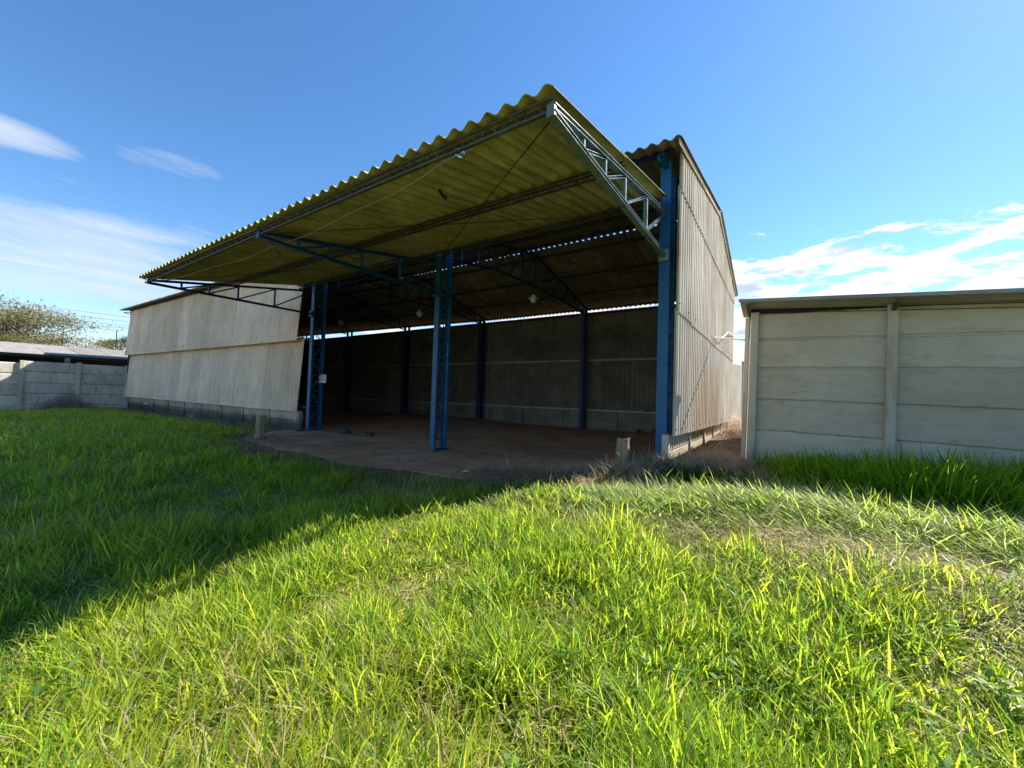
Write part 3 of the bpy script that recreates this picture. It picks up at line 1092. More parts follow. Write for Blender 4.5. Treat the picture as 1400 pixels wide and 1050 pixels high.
# ribbed metal roof sheets with ribs along X, falling to the back
rdir = Vector((0, 1.3, -0.16)).normalized()
nr = 1
prof = []
for k in range(nr):
    me = sheet_mesh("roof_sheet_metal", 0.80, 6.9, M_METAL, nw=6, amp=0.012, seg=6, th=0.003)
    o = place(me, "roof_sheet", store, Vector((12.4, 0.80, 2.455)) + rdir * (k * 0.655) - store.location,
              rdir, Vector((-1, 0, 0.047)), None)
sworld(MB().bar((5.50, 0.792, 2.76), (12.4, 0.792, 2.436), 0.012, 0.045).build("roof_edge", M_METAL, store))
sworld(MB().channel((5.62, SY + 0.02, 2.675), (12.3, SY + 0.02, 2.37), 0.05, 0.06, 0.004).build("purlin", M_DARK, store))
for x in (5.62, 7.30, 8.92, 10.54):
    sworld(MB().bar((x, 0.86, 2.70 - 0.047 * (x - 5.6)), (x, 1.6, 2.61 - 0.047 * (x - 5.6)), 0.045, 0.05).build("rafter", M_STEEL, store))

# white conduit bridging hangar and storage building
m = MB()
m.tube([(4.84, 3.66, 2.60), (4.86, 3.63, 2.64), (5.2, 2.9, 2.50), (5.62, 1.85, 2.30)], 0.018, 8)
m.tube([(4.86, 3.66, 2.64), (4.92, 4.1, 2.68), (4.95, 4.7, 2.82), (4.93, 5.6, 3.05), (4.90, 6.9, 3.20), (4.88, 7.8, 3.28)], 0.016, 8)
cd = m.build("conduit", M_PVC, None, True)
tag(cd, "white plastic conduit bridging from the corrugated side wall to the grey shed", "pipe")

# ------------------------------------------------------------------ left boundary wall
lw = thing("boundary_wall", "long weathered precast-panel boundary wall left of the hangar", "wall", (-22.4, 0, 0))
py = [0.0 - 1.76 * k for k in range(0, 9)]
for k, (a, b) in enumerate(zip(py[:-1], py[1:])):
    step = 0.0 if k == 0 else (0.0 if k == 1 else -0.10)
    top = 2.17 + step
    z = top
    for hgt in (0.50, 0.50, 0.50, 0.50, 0.6):
        z -= hgt
        o = link(bpy.data.objects.new("concrete_panel", panel_mesh(1.66, hgt - 0.045, M_LWALL, "concrete_panel")), lw)
        o.matrix_local = Matrix.Translation((random.uniform(-0.01, 0.01), b + 0.05, z)) @ Matrix.Rotation(math.radians(90), 4, 'Z')
for k, (a, b) in enumerate(zip(py[:-1], py[1:])):
    MB().box(-0.075, -0.042, b + 0.03, a - 0.03, -0.3, 2.14 - (0.10 if k > 1 else 0)).build("added_backing", M_LWALL, lw)
for k, y in enumerate(py):
    o = MB().bevbox(-0.075, 0.075, -0.06, 0.06, -0.3, 2.20 - (0.05 if k > 1 else 0), 0.012, 0.004).build("concrete_post", M_CONC_POST, lw)
    o.matrix_local = Matrix.Translation((0.04, y, 0)) @ Matrix.Rotation(math.radians(90), 4, 'Z')

# neighbour's long shed roof behind that wall
shed = thing("neighbour_shed", "low open shed with a pinkish-grey corrugated roof behind the left boundary wall", "shed", (-23.2, -4, 0))
nsh = 14
for k in range(nsh):
    me = sheet_mesh("shed_sheet", 1.2, 5.4, M_SHED, nw=12, amp=0.008, seg=4)
    d = Vector((-5.3, 0, 0.78)).normalized()
    y = 4.5 - (k + 1) * 1.2
    place(me, "roof_sheet", shed, Vector((-23.0, y + 1.2, 2.46 + (y + 8) * 0.012)) - shed.location, (0, -1, 0), d, None, 0.003) \
        if False else place(me, "roof_sheet", shed, Vector((-23.0, y, 2.46 + (y + 8) * 0.012)) - shed.location, (0, 1, 0), d, None, 0.003)
m = MB().channel((-23.1, -12, 2.36), (-23.1, 4.4, 2.50), 0.05, 0.08, 0.004)
sworld(m.build("eave_beam", M_STEEL, shed))
for y in (-11, -6.3, -2.05, 2.4):
    o = MB().bevbox(-0.09, 0.09, -0.09, 0.09, -0.1, 2.42, 0.01).build("support_post", M_WOOD, shed)
    o.location = Vector((-23.1, y, 0)) - shed.location
sworld(MB().box(-28.2, -28.1, -12, 4.4, 0, 3.05).build("back_wall", M_STEEL, shed))  # dark colour stands in for the shade inside the open shed

# ------------------------------------------------------------------ skewed boundary wall behind the alley
rwl = thing("alley_wall", "cream sunlit boundary wall closing the alley behind the hangar", "wall", (4.70, 8.06, 0))
wd = Vector((0.22, 0.97, 0)).normalized()
ang = math.atan2(wd.y, wd.x)
base = Matrix.Rotation(ang, 4, 'Z')
o = MB().bevbox(0.0, 1.55, 0.0, 0.06, 0, 2.50, 0.01).build("smooth_panel", M_RWALL, rwl); o.matrix_local = base
o = MB().bevbox(1.55, 1.70, -0.06, 0.08, 0, 2.66, 0.01).build("concrete_post", M_CONC_POST, rwl); o.matrix_local = base
for b_ in range(3):
    for k in range(5):
        o = link(bpy.data.objects.new("concrete_panel", panel_mesh(1.9, 0.50, M_RWALL, "concrete_panel")), rwl)
        o.matrix_local = base @ Matrix.Translation((1.72 + b_ * 2.05, 0.0, 0.1 + k * 0.505))
    o = MB().bevbox(3.63 + b_ * 2.05, 3.76 + b_ * 2.05, -0.06, 0.08, 0, 2.66, 0.01).build("concrete_post", M_CONC_POST, rwl); o.matrix_local = base
mast = MB().tube([(5.25, 11.5, 2.0), (5.25, 11.5, 3.6)], 0.012, 6).build("thin_mast", M_DARK)
tag(mast, "thin dark mast rising beyond the alley wall between hangar and grey shed", "mast")
mast = MB().tube([(-40, 2.95, 2.0), (-40, 2.95, 5.75)], 0.035, 6).build("thin_mast", M_DARK)
tag(mast, "thin dark mast far behind the left boundary wall, beside the hangar's end", "mast")

# overhead power lines far left
wl = ["highest of the five power lines left of the hangar", "second power line from the top, left of the hangar",
      "middle one of the five power lines left of the hangar", "fourth power line from the top, left of the hangar",
      "lowest of the five power lines left of the hangar"]
for k, z in enumerate((6.95, 6.55, 6.15, 5.95, 5.68)):
    pts = [(-40 + 0.15 * k, -6 + 4 * j, z + 0.06 * (j - 1) - 0.10 * math.sin(j / 5 * math.pi)) for j in range(6)]
    o = MB().tube(pts, 0.012, 5).build("power_line", M_DARK)
    tag(o, wl[k], "power line", "power lines left of the hangar")

# ------------------------------------------------------------------ wooden post stumps
def stump(name, x, y, w, h, lean, label, cat="post"):
    m = MB()
    n = 7
    rows = []
    for j in range(n):
        z = h * j / (n - 1)
        k = w * (1 + 0.06 * math.sin(j * 2.1)) * (1.05 - 0.10 * j / n)
        ring = []
        for a in range(12):
            th_ = 2 * math.pi * a / 12
            # rounded square section
            c_, s_ = math.cos(th_), math.sin(th_)
            rr = k / max(abs(c_), abs(s_)) * (0.86 + 0.05 * random.random()) * (1 if a % 3 else 0.94)
            zt = z + (random.uniform(-0.018, 0.012) if j == n - 1 else 0)
            ring.append((rr * c_ + lean[0] * z, rr * s_ + lean[1] * z, zt))
        rows += ring
    fs = []
    for j in range(n - 1):
        for a in range(12):
            b_ = (a + 1) % 12
            fs.append((j * 12 + a, j * 12 + b_, (j + 1) * 12 + b_, (j + 1) * 12 + a))
    cidx = len(rows)
    rows.append((lean[0] * h, lean[1] * h, h - 0.02))
    for a in range(12):
        fs.append(((n - 1) * 12 + a, (n - 1) * 12 + (a + 1) % 12, cidx))
    m.add(rows, fs)
    o = m.build(name, M_WOOD)
    o.location = (x, y, float(ground_h(x, y)) - 0.03)
    tag(o, label, cat)
    return o


stump("wooden_post", 4.36, -0.88, 0.088, 0.50, (0.03, 0.0), "short square wooden post stump in dry grass beside the right blue column")
stump("wooden_post", -4.18, -1.5, 0.10, 0.60, (0.0, 0.0), "weathered wooden post stump in front of the left wing's plinth")
# splinters beside the right stump
for k, (dx_, dy_, h) in enumerate(((0.12, -0.02, 0.33), (0.10, 0.02, 0.22))):
    o = MB().tube([(0, 0, 0), (0.01, 0, h * 0.5), (0.03, 0.005, h)], 0.013, 5, 0.006).build("wood_splinter", M_WOOD)
    o.location = (4.37 + dx_, -0.86 + dy_, float(ground_h(4.4, -0.58)) - 0.02)
    tag(o, ["tall thin splinter of wood standing right of the right-hand post stump",
            "short broken splinter of wood leaning against the right-hand post stump"][k], "stick")

# rubble at the foot of the left column
def rock(x, y, r, squash, mat, label, name="concrete_lump", cat="rubble"):
    m = MB()
    vs, fs = [], []
    nu, nv = 9, 6
    for j in range(nv + 1):
        ph = math.pi * j / nv
        for i2 in range(nu):
            th_ = 2 * math.pi * i2 / nu
            rr = r * random.uniform(0.78, 1.1)
            vs.append((rr * math.sin(ph) * math.cos(th_), rr * math.sin(ph) * math.sin(th_), rr * squash * math.cos(ph)))
    for j in range(nv):
        for i2 in range(nu):
            k2 = (i2 + 1) % nu
            fs.append((j * nu + i2, (j + 1) * nu + i2, (j + 1) * nu + k2, j * nu + k2))
    m.add(vs, fs)
    o = m.build(name, mat)
    o.location = (x, y, float(ground_h(x, y)) + r * squash * 0.5)
    tag(o, label, cat)


rock(-4.82, -0.22, 0.13, 0.75, M_PLINTH, "grey concrete lump at the foot of the left lattice column")
rock(-3.95, 0.55, 0.22, 0.45, M_PLINTH, "low mossy rubble heap on the floor just inside the left column")
rock(-3.2, 0.75, 0.20, 0.4, M_PLINTH, "flat rubble lump a step right of the mossy rubble inside the hangar")
rock(2.65, 7.6, 0.14, 0.8, M_PLINTH, "loose stone lying at the rear wall's broken plinth, left of two")
rock(2.1, 7.65, 0.11, 0.8, M_PLINTH, "small loose stone beside the stone at the broken rear plinth")


# ------------------------------------------------------------------ vegetation
def blades(name, base, az, lean, length, width, curl, tint, mat, seg=3, twist=None, parent=None):
    """one mesh of many tapered, bending blades. arrays of N; tint (N,3)"""
    N = len(base)
    az = np.asarray(az); lean = np.asarray(lean)
    dirh = np.stack([np.cos(az), np.sin(az), np.zeros(N)], 1)
    if twist is None:
        twist = rng.uniform(-0.9, 0.9, N)
    sa = az + math.pi / 2 + twist
    side = np.stack([np.cos(sa), np.sin(sa), np.zeros(N)], 1)
    ts = np.linspace(0, 1, seg + 1)
    pts = [base]
    p = base.copy()
    for k in range(seg):
        a = lean + curl * (k + 0.5) / seg
        step = (length / seg)[:, None]
        p = p + step * (dirh * np.sin(a)[:, None] + np.array([0, 0, 1.0]) * np.cos(a)[:, None])
        pts.append(p)
    wprof = [0.75, 1.0, 0.72, 0.0] if seg == 3 else [0.8, 0.95, 0.0]
    V = []
    for k in range(seg):
        o_ = side * (width * wprof[k] / 2)[:, None]
        V += [pts[k] - o_, pts[k] + o_]
    V.append(pts[seg])
    nv = 2 * seg + 1
    co_ = np.stack(V, 1).reshape(-1, 3)
    loops, tot = [], []
    for k in range(seg - 1):
        loops += [2 * k, 2 * k + 1, 2 * k + 3, 2 * k + 2]; tot.append(4)
    loops += [2 * seg - 2, 2 * seg - 1, 2 * seg]; tot.append(3)
    loops = np.array(loops); tot = np.array(tot)
    L = (np.arange(N) * nv)[:, None] + loops[None]
    T = np.tile(tot, N)
    me = bpy.data.meshes.new(name)
    me.vertices.add(len(co_)); me.vertices.foreach_set('co', co_.astype(np.float32).ravel())
    me.loops.add(L.size); me.loops.foreach_set('vertex_index', L.ravel().astype(np.int32))
    me.polygons.add(len(T))
    st_ = np.concatenate([[0], np.cumsum(T)[:-1]])
    me.polygons.foreach_set('loop_start', st_.astype(np.int32))
    me.polygons.foreach_set('loop_total', T.astype(np.int32))
    me.polygons.foreach_set('use_smooth', np.ones(len(T), dtype=bool))
    me.materials.append(mat)
    me.update(calc_edges=True)
    ca_ = me.color_attributes.new('tint', 'FLOAT_COLOR', 'POINT')
    tcol = np.concatenate([tint, np.ones((N, 1))], 1)
    ca_.data.foreach_set('color', np.repeat(tcol, nv, 0).astype(np.float32).ravel())
    return link(bpy.data.objects.new(name, me), parent)


def wedge_points(n, r0, r1, power, a0=-62, a1=62):
    """random points round the camera: density ~ r**(-power)"""
    k = 2 - power
    r = (r0 ** k + rng.random(n) * (r1 ** k - r0 ** k)) ** (1 / k)
    fwd = math.atan2(-_z[1], -_z[0]) if False else math.atan2(-M[1][2], -M[0][2])
    a = fwd + np.radians(rng.uniform(a0, a1, n))
    return CAM[0] + r * np.cos(a), CAM[1] + r * np.sin(a), r


G1 = np.array([0.185, 0.270, 0.020]); G2 = np.array([0.315, 0.355, 0.035]); G3 = np.array([0.082, 0.165, 0.022])
S1 = np.array([0.34, 0.28, 0.15]); S2 = np.array([0.22, 0.16, 0.085])


def mixc(a, b, f):
    return a[None] * (1 - f[:, None]) + b[None] * f[:, None]


def hangar_clear(x, y):
    """true where no lawn grows: building, apron, shed, tall strip"""
    inb = (x > -22.3) & (x < 4.95) & (y > np.where(x < -5.2, -0.12, apron_front(x) + 0.05))
    store_ = (x > 5.55) & (y > 1.2)
    lft = (x < -22.3)
    al = (x > 4.85) & (x < 5.62) & (y > -0.5)
    return inb | store_ | lft | al


def band(x):
    """y of the upper edge of the lawn in front of the straw band, right side"""
    return np.interp(x, [3.6, 4.6, 5.8, 6.8, 9], [-2.5, -2.75, -2.95, -2.85, -2.7])


def lawn():
    # tufts
    nt = 122000
    x, y, r = wedge_points(nt, 0.9, 26, 1.15)
    cover = fbm(x, y, 1.6, 4)
    dry = fbm(x + 40, y - 20, 1.1, 4)
    keep = ~hangar_clear(x, y)
    keep &= ~((x > 3.6) & (y > band(x) + 0.45))
    keep &= ~((x > 3.6) & (y > band(x)) & (rng.random(nt) < 0.55))
    # sparse near the apron
    edge = ss(-0.05, 0.9, apron_front(x) - y + 0.7 * (fbm(x, y, 2.0) - 0.5))
    edge = np.where(x < -5.3, ss(-0.5, -1.5, y + 0.5 * (fbm(x, y, 1.5) - 0.5)), edge)
    keep &= rng.random(nt) < (0.22 + 0.78 * edge)
    hum = fbm(x - 9, y + 31, 2.6, 3)
    keep &= rng.random(nt) < np.clip(0.80 + (0.65 - dry) * 4.0, 0.38, 1.0) * np.clip(0.45 + 4.0 * (hum - 0.36), 0.35, 1.0)
    x, y, r, cover, dry, edge, hum = (a[keep] for a in (x, y, r, cover, dry, edge, hum))
    nt = len(x)
    nb = np.clip(rng.poisson(9, nt), 3, 18)
    idx = np.repeat(np.arange(nt), nb)
    N = len(idx)
    tall = np.clip(0.50 + 1.3 * (cover - 0.35) + 1.4 * (hum - 0.45), 0.35, 1.45) * (0.35 + 0.65 * edge)
    spread = 0.03 + 0.04 * rng.random(N)
    a0 = rng.uniform(0, 2 * math.pi, N)
    bx = x[idx] + rng.normal(0, 1, N) * spread * 1.2
    by = y[idx] + rng.normal(0, 1, N) * spread * 1.2
    bz = ground_h(bx, by) - 0.01
    lean = np.abs(rng.normal(0.68, 0.48, N))
    length = rng.uniform(0.11, 0.27, N) * tall[idx] * rng.choice([1.0, 1.25], N, p=[0.85, 0.15])
    dist = r[idx]
    width = rng.uniform(0.0065, 0.0125, N) * np.clip(dist / 6.0, 1.0, 2.2) ** 0.8
    thin = rng.random(N) < 0.28
    width[thin] *= 0.45; length[thin] *= 1.12
    curl = rng.uniform(0.1, 1.4, N)
    f = np.clip(rng.normal(0.5, 0.3, N) + (dry[idx] - 0.5) * 1.2, 0, 1)
    tint = mixc(G1, G2, f)
    g3 = (rng.random(N) < 0.30)
    tint[g3] = G3 * rng.uniform(0.8, 1.3, (g3.sum(), 1))
    tint *= rng.uniform(0.75, 1.25, (N, 1))
    # apron-side grass is duller
    dull = (1 - edge[idx])[:, None] * 0.5
    tint = tint * (1 - dull) + np.array([0.10, 0.11, 0.05]) * dull
    strawy = rng.random(N) < (0.03 + 0.16 * ss(0.5, 0.7, dry[idx]))
    tint[strawy] = S1 * rng.uniform(0.6, 1.1, (strawy.sum(), 1))
    o_ = blades("lawn_grass", np.stack([bx, by, bz], 1), a0, lean, length, width, curl, tint, M_BLADE)
    tag(o_, "broad-bladed green lawn grass in front of the hangar", "grass", kind='stuff')
    return N


def thatch():
    """dry blades lying flat under and between the tufts"""
    n = 85000
    x, y, r = wedge_points(n, 0.9, 14, 1.2)
    dry = fbm(x + 40, y - 20, 1.1, 4)
    keep = ~hangar_clear(x, y)
    keep &= rng.random(n) < np.clip(0.35 + (dry - 0.45) * 4.0, 0.2, 1.0)
    keep &= ~((x < 2.0) & (rng.random(n) < 0.35))
    x, y, r = x[keep], y[keep], r[keep]
    n = len(x)
    z = ground_h(x, y) + rng.uniform(0.003, 0.06, n)
    f = rng.random(n)
    tint = mixc(S1, S2, f) * rng.uniform(0.7, 1.35, (n, 1))
    gr = rng.random(n) < 0.25
    tint[gr] = np.array([0.14, 0.17, 0.05]) * rng.uniform(0.7, 1.2, (gr.sum(), 1))
    o_ = blades("dry_thatch", np.stack([x, y, z], 1), rng.uniform(0, 6.283, n), rng.uniform(1.25, 1.65, n),
                rng.uniform(0.05, 0.15, n), rng.uniform(0.004, 0.008, n), rng.uniform(-0.3, 0.5, n), tint, M_STRAW, seg=2)
    tag(o_, "dry straw-coloured thatch lying between the green tufts", "dry grass", kind='stuff')


def tall_grass():
    """uncut tall grass along the storage building"""
    n = 8500
    x = rng.uniform(5.75, 12, n)
    y = rng.uniform(-1.15, 1.18, n)
    lim = np.interp(x, [5.7, 6.2, 7.0, 8.0, 12], [1.0, -0.30, -0.80, -0.85, -1.0]) + 0.9 * (fbm(x, y, 1.9) - 0.5)
    k = (y > lim) & (rng.random(n) < np.clip((x - 5.65) * 1.2, 0.12, 1)) & (rng.random(n) < np.clip(0.2 + 3.5 * (fbm(x, y, 2.2) - 0.33), 0.12, 1))
    x, y = x[k], y[k]
    n = len(x)
    nb = rng.integers(3, 6, n)
    idx = np.repeat(np.arange(n), nb)
    N = len(idx)
    bx = x[idx] + rng.normal(0, 0.03, N); by = np.minimum(y[idx] + rng.normal(0, 0.03, N), 1.19)
    hgt = 0.22 + 0.28 * fbm(x, y, 1.5) + 0.08 * ss(6.0, 7.5, x)
    wall = ss(1.2, 0.3, y)
    length = hgt[idx] * rng.uniform(0.55, 1.2, N) * (0.72 + 0.40 * wall[idx] ** 2)
    lean = np.abs(rng.normal(0.42, 0.32, N))
    az = rng.normal(-1.9, 1.5, N)
    tint = mixc(np.array([0.06, 0.15, 0.012]), np.array([0.17, 0.29, 0.014]), rng.random(N)) * rng.uniform(0.6, 1.15, (N, 1))
    bz = ground_h(bx, by) - 0.01
    o_ = blades("tall_grass", np.stack([bx, by, bz], 1), az, lean, length,
                rng.uniform(0.010, 0.021, N), rng.uniform(0.1, 1.0, N), tint, M_BLADE)
    tag(o_, "tall dark-green uncut grass growing along the grey shed wall", "grass", kind='stuff')


def cut_grass():
    """mown swathe lying flat in front of the tall grass, heads pointing left"""
    n = 42000
    x = rng.uniform(4.3, 10.5, n)
    mid = np.interp(x, [4.3, 5.0, 6.0, 7.0, 8.0, 10.5], [-2.2, -2.0, -1.5, -1.4, -1.35, -1.35])
    half = np.interp(x, [4.3, 5.5, 7, 10], [0.30, 0.50, 0.62, 0.62])
    y = mid + rng.normal(0, 0.55, n) * half
    k = (y < np.interp(x, [4.3, 5.6, 6.4, 10.5], [-1.75, -0.8, -0.7, -0.8])) & (y > band(x) - 0.1)
    x, y, mid, half = x[k], y[k], mid[k], half[k]
    n = len(x)
    heap = np.exp(-((y - mid) / half) ** 2) * (0.02 + 0.13 * fbm(x, y, 2.3, 3) * ss(4.6, 5.8, x))
    z = ground_h(x, y) + rng.random(n) * heap + 0.01
    az = rng.normal(math.radians(165), 0.75, n)
    rnd = rng.random(n) < 0.35
    az[rnd] = rng.uniform(0, 6.283, rnd.sum())
    lean = rng.normal(1.28, 0.28, n)
    f = rng.random(n)
    tint = mixc(np.array([0.12, 0.205, 0.025]), np.array([0.31, 0.38, 0.09]), f) * rng.uniform(0.7, 1.2, (n, 1))
    st_ = rng.random(n) < 0.16
    tint[st_] = np.array([0.32, 0.30, 0.19]) * rng.uniform(0.6, 1.1, (st_.sum(), 1))
    o_ = blades("cut_grass", np.stack([x, y, z], 1), az, lean, rng.uniform(0.08, 0.26, n),
                rng.uniform(0.005, 0.010, n), rng.uniform(-0.2, 0.5, n), tint, M_BLADE)
    tag(o_, "freshly cut grass lying flat in a swathe before the tall grass", "cut grass", kind='stuff')
    # stray standing blades on its sunny edge
    n = 2600
    x = rng.uniform(4.9, 9.5, n); y = rng.uniform(-1.7, -0.5, n)
    k = (fbm(x, y, 2.5) > 0.44) & (rng.random(n) < 0.7)
    x, y = x[k], y[k]; n = len(x)
    o_ = blades("stray_grass", np.stack([x, y, ground_h(x, y)], 1), rng.uniform(0, 6.283, n), np.abs(rng.normal(0.5, 0.3, n)),
                rng.uniform(0.14, 0.34, n), rng.uniform(0.006, 0.011, n), rng.uniform(0.2, 1.0, n),
                mixc(G1, G2, rng.random(n)), M_BLADE)
    tag(o_, "bright stray blades standing at the edge of the cut swathe", "grass", kind='stuff')


def straw_band():
    n = 15000
    x = rng.uniform(3.4, 10.0, n)
    y = band(x) + rng.normal(0.12, 0.22, n)
    k = (y < -1.6) & ~hangar_clear(x, y)
    x, y = x[k], y[k]; n = len(x)
    z = ground_h(x, y) + rng.uniform(0.002, 0.05, n)
    f = rng.random(n)
    tint = mixc(np.array([0.36, 0.31, 0.13]), np.array([0.15, 0.22, 0.04]), (f > 0.42) * 1.0) * rng.uniform(0.6, 1.15, (n, 1))
    o_ = blades("mown_stubble", np.stack([x, y, z], 1), rng.uniform(0, 6.283, n), rng.uniform(0.7, 1.6, n),
                rng.uniform(0.04, 0.13, n), rng.uniform(0.004, 0.008, n), rng.uniform(-0.2, 0.5, n), tint, M_STRAW, seg=2)
    tag(o_, "pale mown stubble band between the lawn and the cut swathe", "stubble", kind='stuff')


def heap(name, cx, cy, rx, ry, h, n, label, cat="dry grass", len_=(0.12, 0.38), c1_=None, c2_=None, up=0.35):
    c1_ = np.array([0.30, 0.20, 0.11]) if c1_ is None else c1_
    c2_ = np.array([0.52, 0.40, 0.25]) if c2_ is None else c2_
    x = rng.normal(cx, rx, n); y = rng.normal(cy, ry, n)
    k = ~((x > 4.45) & (x < 4.95) & (y > -0.02) & (y < 8))
    x, y = x[k], y[k]; n = len(x)
    e = np.exp(-(((x - cx) / rx) ** 2 + ((y - cy) / ry) ** 2) / 2)
    z = ground_h(x, y) + e * h * rng.random(n) ** 0.6
    tint = mixc(c1_, c2_, rng.random(n)) * rng.uniform(0.55, 1.15, (n, 1))
    o_ = blades(name, np.stack([x, y, z], 1), rng.uniform(0, 6.283, n), np.clip(rng.normal(1.3, up, n), 0.1, 2.0),
                rng.uniform(*len_, n), rng.uniform(0.004, 0.008, n), rng.uniform(0.2, 1.3, n), tint, M_STRAW)
    tag(o_, label, cat, kind='stuff')


n_l = lawn()
thatch()
tall_grass()
cut_grass()
straw_band()
heap("dry_grass_heap", 4.38, -1.05, 0.30, 0.16, 0.09, 3800, "tangled dry grass heaped round the right-hand post stump", c1_=np.array([0.38, 0.27, 0.15]), c2_=np.array([0.62, 0.50, 0.33]))
heap("dry_grass_heap", 4.72, -0.48, 0.22, 0.24, 0.16, 3600, "brown dry grass heap at the foot of the right blue column")
heap("dry_grass_heap", 3.3, -1.35, 0.7, 0.22, 0.07, 4200, "thin dry grass litter along the floor's edge left of the post stump")
heap("dry_grass_heap", 5.2, 0.3, 0.30, 0.9, 0.10, 6000, "brown straw litter on the alley ground beside the corrugated wall")
heap("dry_grass_heap", 5.18, 5.4, 0.22, 0.7, 0.42, 2600, "sunlit straw heap at the far end of the alley",
     c1_=np.array([0.32, 0.22, 0.13]), c2_=np.array([0.5, 0.38, 0.24]))
heap("dry_vine", -22.0, -2.1, 0.10, 0.45, 0.75, 1500, "dry brown vine tangle leaning on the left boundary wall", "dry plant",
     (0.2, 0.5), np.array([0.10, 0.07, 0.05]), np.array([0.2, 0.14, 0.1]), 0.5)
heap("dry_grass_litter", -9.5, -0.95, 3.2, 0.30, 0.03, 5200, "grey-brown dry litter along the foot of the left wing's plinth",
     c1_=np.array([0.14, 0.11, 0.08]), c2_=np.array([0.24, 0.2, 0.15]), len_=(0.06, 0.2))
heap("dry_grass_litter", -0.6, -2.35, 1.9, 0.16, 0.02, 4200, "thin dry litter along the front edge of the bare floor",
     c1_=np.array([0.24, 0.15, 0.09]), c2_=np.array([0.36, 0.27, 0.17]), len_=(0.04, 0.14))
heap("dry_grass_litter", -4.3, -1.5, 0.9, 0.35, 0.04, 1800, "dry litter round the left-hand wooden post stump",
     c1_=np.array([0.12, 0.09, 0.06]), c2_=np.array([0.26, 0.2, 0.14]), len_=(0.06, 0.2))


def weeds(name, cx, cy, rx, ry, n, hgt, label, col, seedl=(0.05, 0.10), w=(0.015, 0.03)):
    x = rng.normal(cx, rx, n); y = rng.normal(cy, ry, n)
    z = ground_h(x, y) + rng.random(n) * hgt
    tint = col[None] * rng.uniform(0.6, 1.3, (n, 1))
    o_ = blades(name, np.stack([x, y, z], 1), rng.uniform(0, 6.283, n), rng.uniform(0.3, 1.4, n),
                rng.uniform(*seedl, n), rng.uniform(*w, n), rng.uniform(0.2, 1.0, n), tint, M_BLADE)
    tag(o_, label, "weeds", kind='stuff')


weeds("weed_patch", 5.3, -1.0, 0.26, 0.18, 1500, 0.14, "dark green leafy weeds at the alley's mouth by the right column", np.array([0.035, 0.08, 0.02]))
weeds("weed_patch", 4.3, -2.15, 0.5, 0.13, 2000, 0.07, "low green weeds between the dry heap and the mown stubble", np.array([0.09, 0.15, 0.035]))
weeds("weed_patch", 5.75, 4.3, 0.12, 0.5, 500, 0.1, "small bright weeds at the sunny far end of the alley", np.array([0.12, 0.17, 0.03]))

n = 900
x, y, r_ = wedge_points(n, 1.2, 9, 1.3)
k = ~hangar_clear(x, y) & ((x < 3.8) | (y < band(x) - 0.1)) & (fbm(x, y, 3.0) > 0.5)
cxw, cyw = x[k], y[k]
idx = np.repeat(np.arange(len(cxw)), 7)
N = len(idx)
o = blades("broadleaf_weed", np.stack([cxw[idx], cyw[idx], ground_h(cxw[idx], cyw[idx]) + rng.uniform(0.02, 0.12, N)], 1), rng.uniform(0, 6.283, N),
           rng.uniform(0.7, 1.5, N), rng.uniform(0.03, 0.07, N), rng.uniform(0.014, 0.026, N), rng.uniform(0.2, 1, N),
           np.array([[0.10, 0.19, 0.045]]) * rng.uniform(0.6, 1.4, (N, 1)), M_BLADE)
tag(o, "small broad-leaved weeds scattered through the lawn", "weeds", kind='stuff')
n = 260
x, y, r_ = wedge_points(n, 1.4, 8, 1.2)
k = ~hangar_clear(x, y) & ((x < 3.8) | (y < band(x) - 0.1))
x, y = x[k], y[k]; n = len(x)
o = blades("dead_stem", np.stack([x, y, ground_h(x, y)], 1), rng.uniform(0, 6.283, n), np.abs(rng.normal(0.6, 0.4, n)),
           rng.uniform(0.18, 0.36, n), rng.uniform(0.003, 0.005, n), rng.uniform(-0.2, 0.9, n), mixc(S1, S2, rng.random(n)) * 1.2, M_STRAW)
tag(o, "thin dead grass stems standing among the green blades", "dry grass", kind='stuff')

# pale grass seed heads in front of the middle shed post
sh = MB()
for k in range(9):
    x0_ = 7.30 + random.uniform(-0.10, 0.30)
    y0_ = 0.95
    hx = x0_ + random.uniform(-0.15, 0.2)
    hz = 0.50 + random.uniform(-0.02, 0.14)
    sh.tube([(x0_, y0_, 0.2), ((x0_ + hx) / 2, y0_, 0.4), (hx, y0_, hz)], 0.0015, 4)
    for j in range(5):
        a = random.uniform(-0.5, 0.9)
        s_ = 1 if j % 2 else -1
        sh.tube([(hx, y0_, hz - 0.02 * j), (hx + s_ * 0.05, y0_, hz - 0.02 * j + 0.03), (hx + s_ * 0.11, y0_, hz - 0.02 * j + 0.02 * a)], 0.0022, 4)
o = sh.build("seed_head_grass", mat_plain("pale_seed_head", (0.5, 0.45, 0.35), 0.8))
tag(o, "pale feathery grass seed heads before the grey shed's middle post", "grass")

# little whitish weed by the plinth of the wing
n = 60
a_ = rng.uniform(0, 6.283, n)
o = blades("whitish_weed", np.stack([np.full(n, -10.9) + rng.normal(0, .05, n), np.full(n, -0.75) + rng.normal(0, .05, n), np.full(n, 0.02)], 1),
           a_, rng.uniform(0.2, 1.1, n), rng.uniform(0.15, 0.32, n), rng.uniform(0.02, 0.04, n), rng.uniform(0.2, 1, n),
           np.array([[0.34, 0.35, 0.24]]) * rng.uniform(0.7, 1.2, (n, 1)), M_STRAW)
tag(o, "small whitish weed at the foot of the left wing's plinth", "weed")


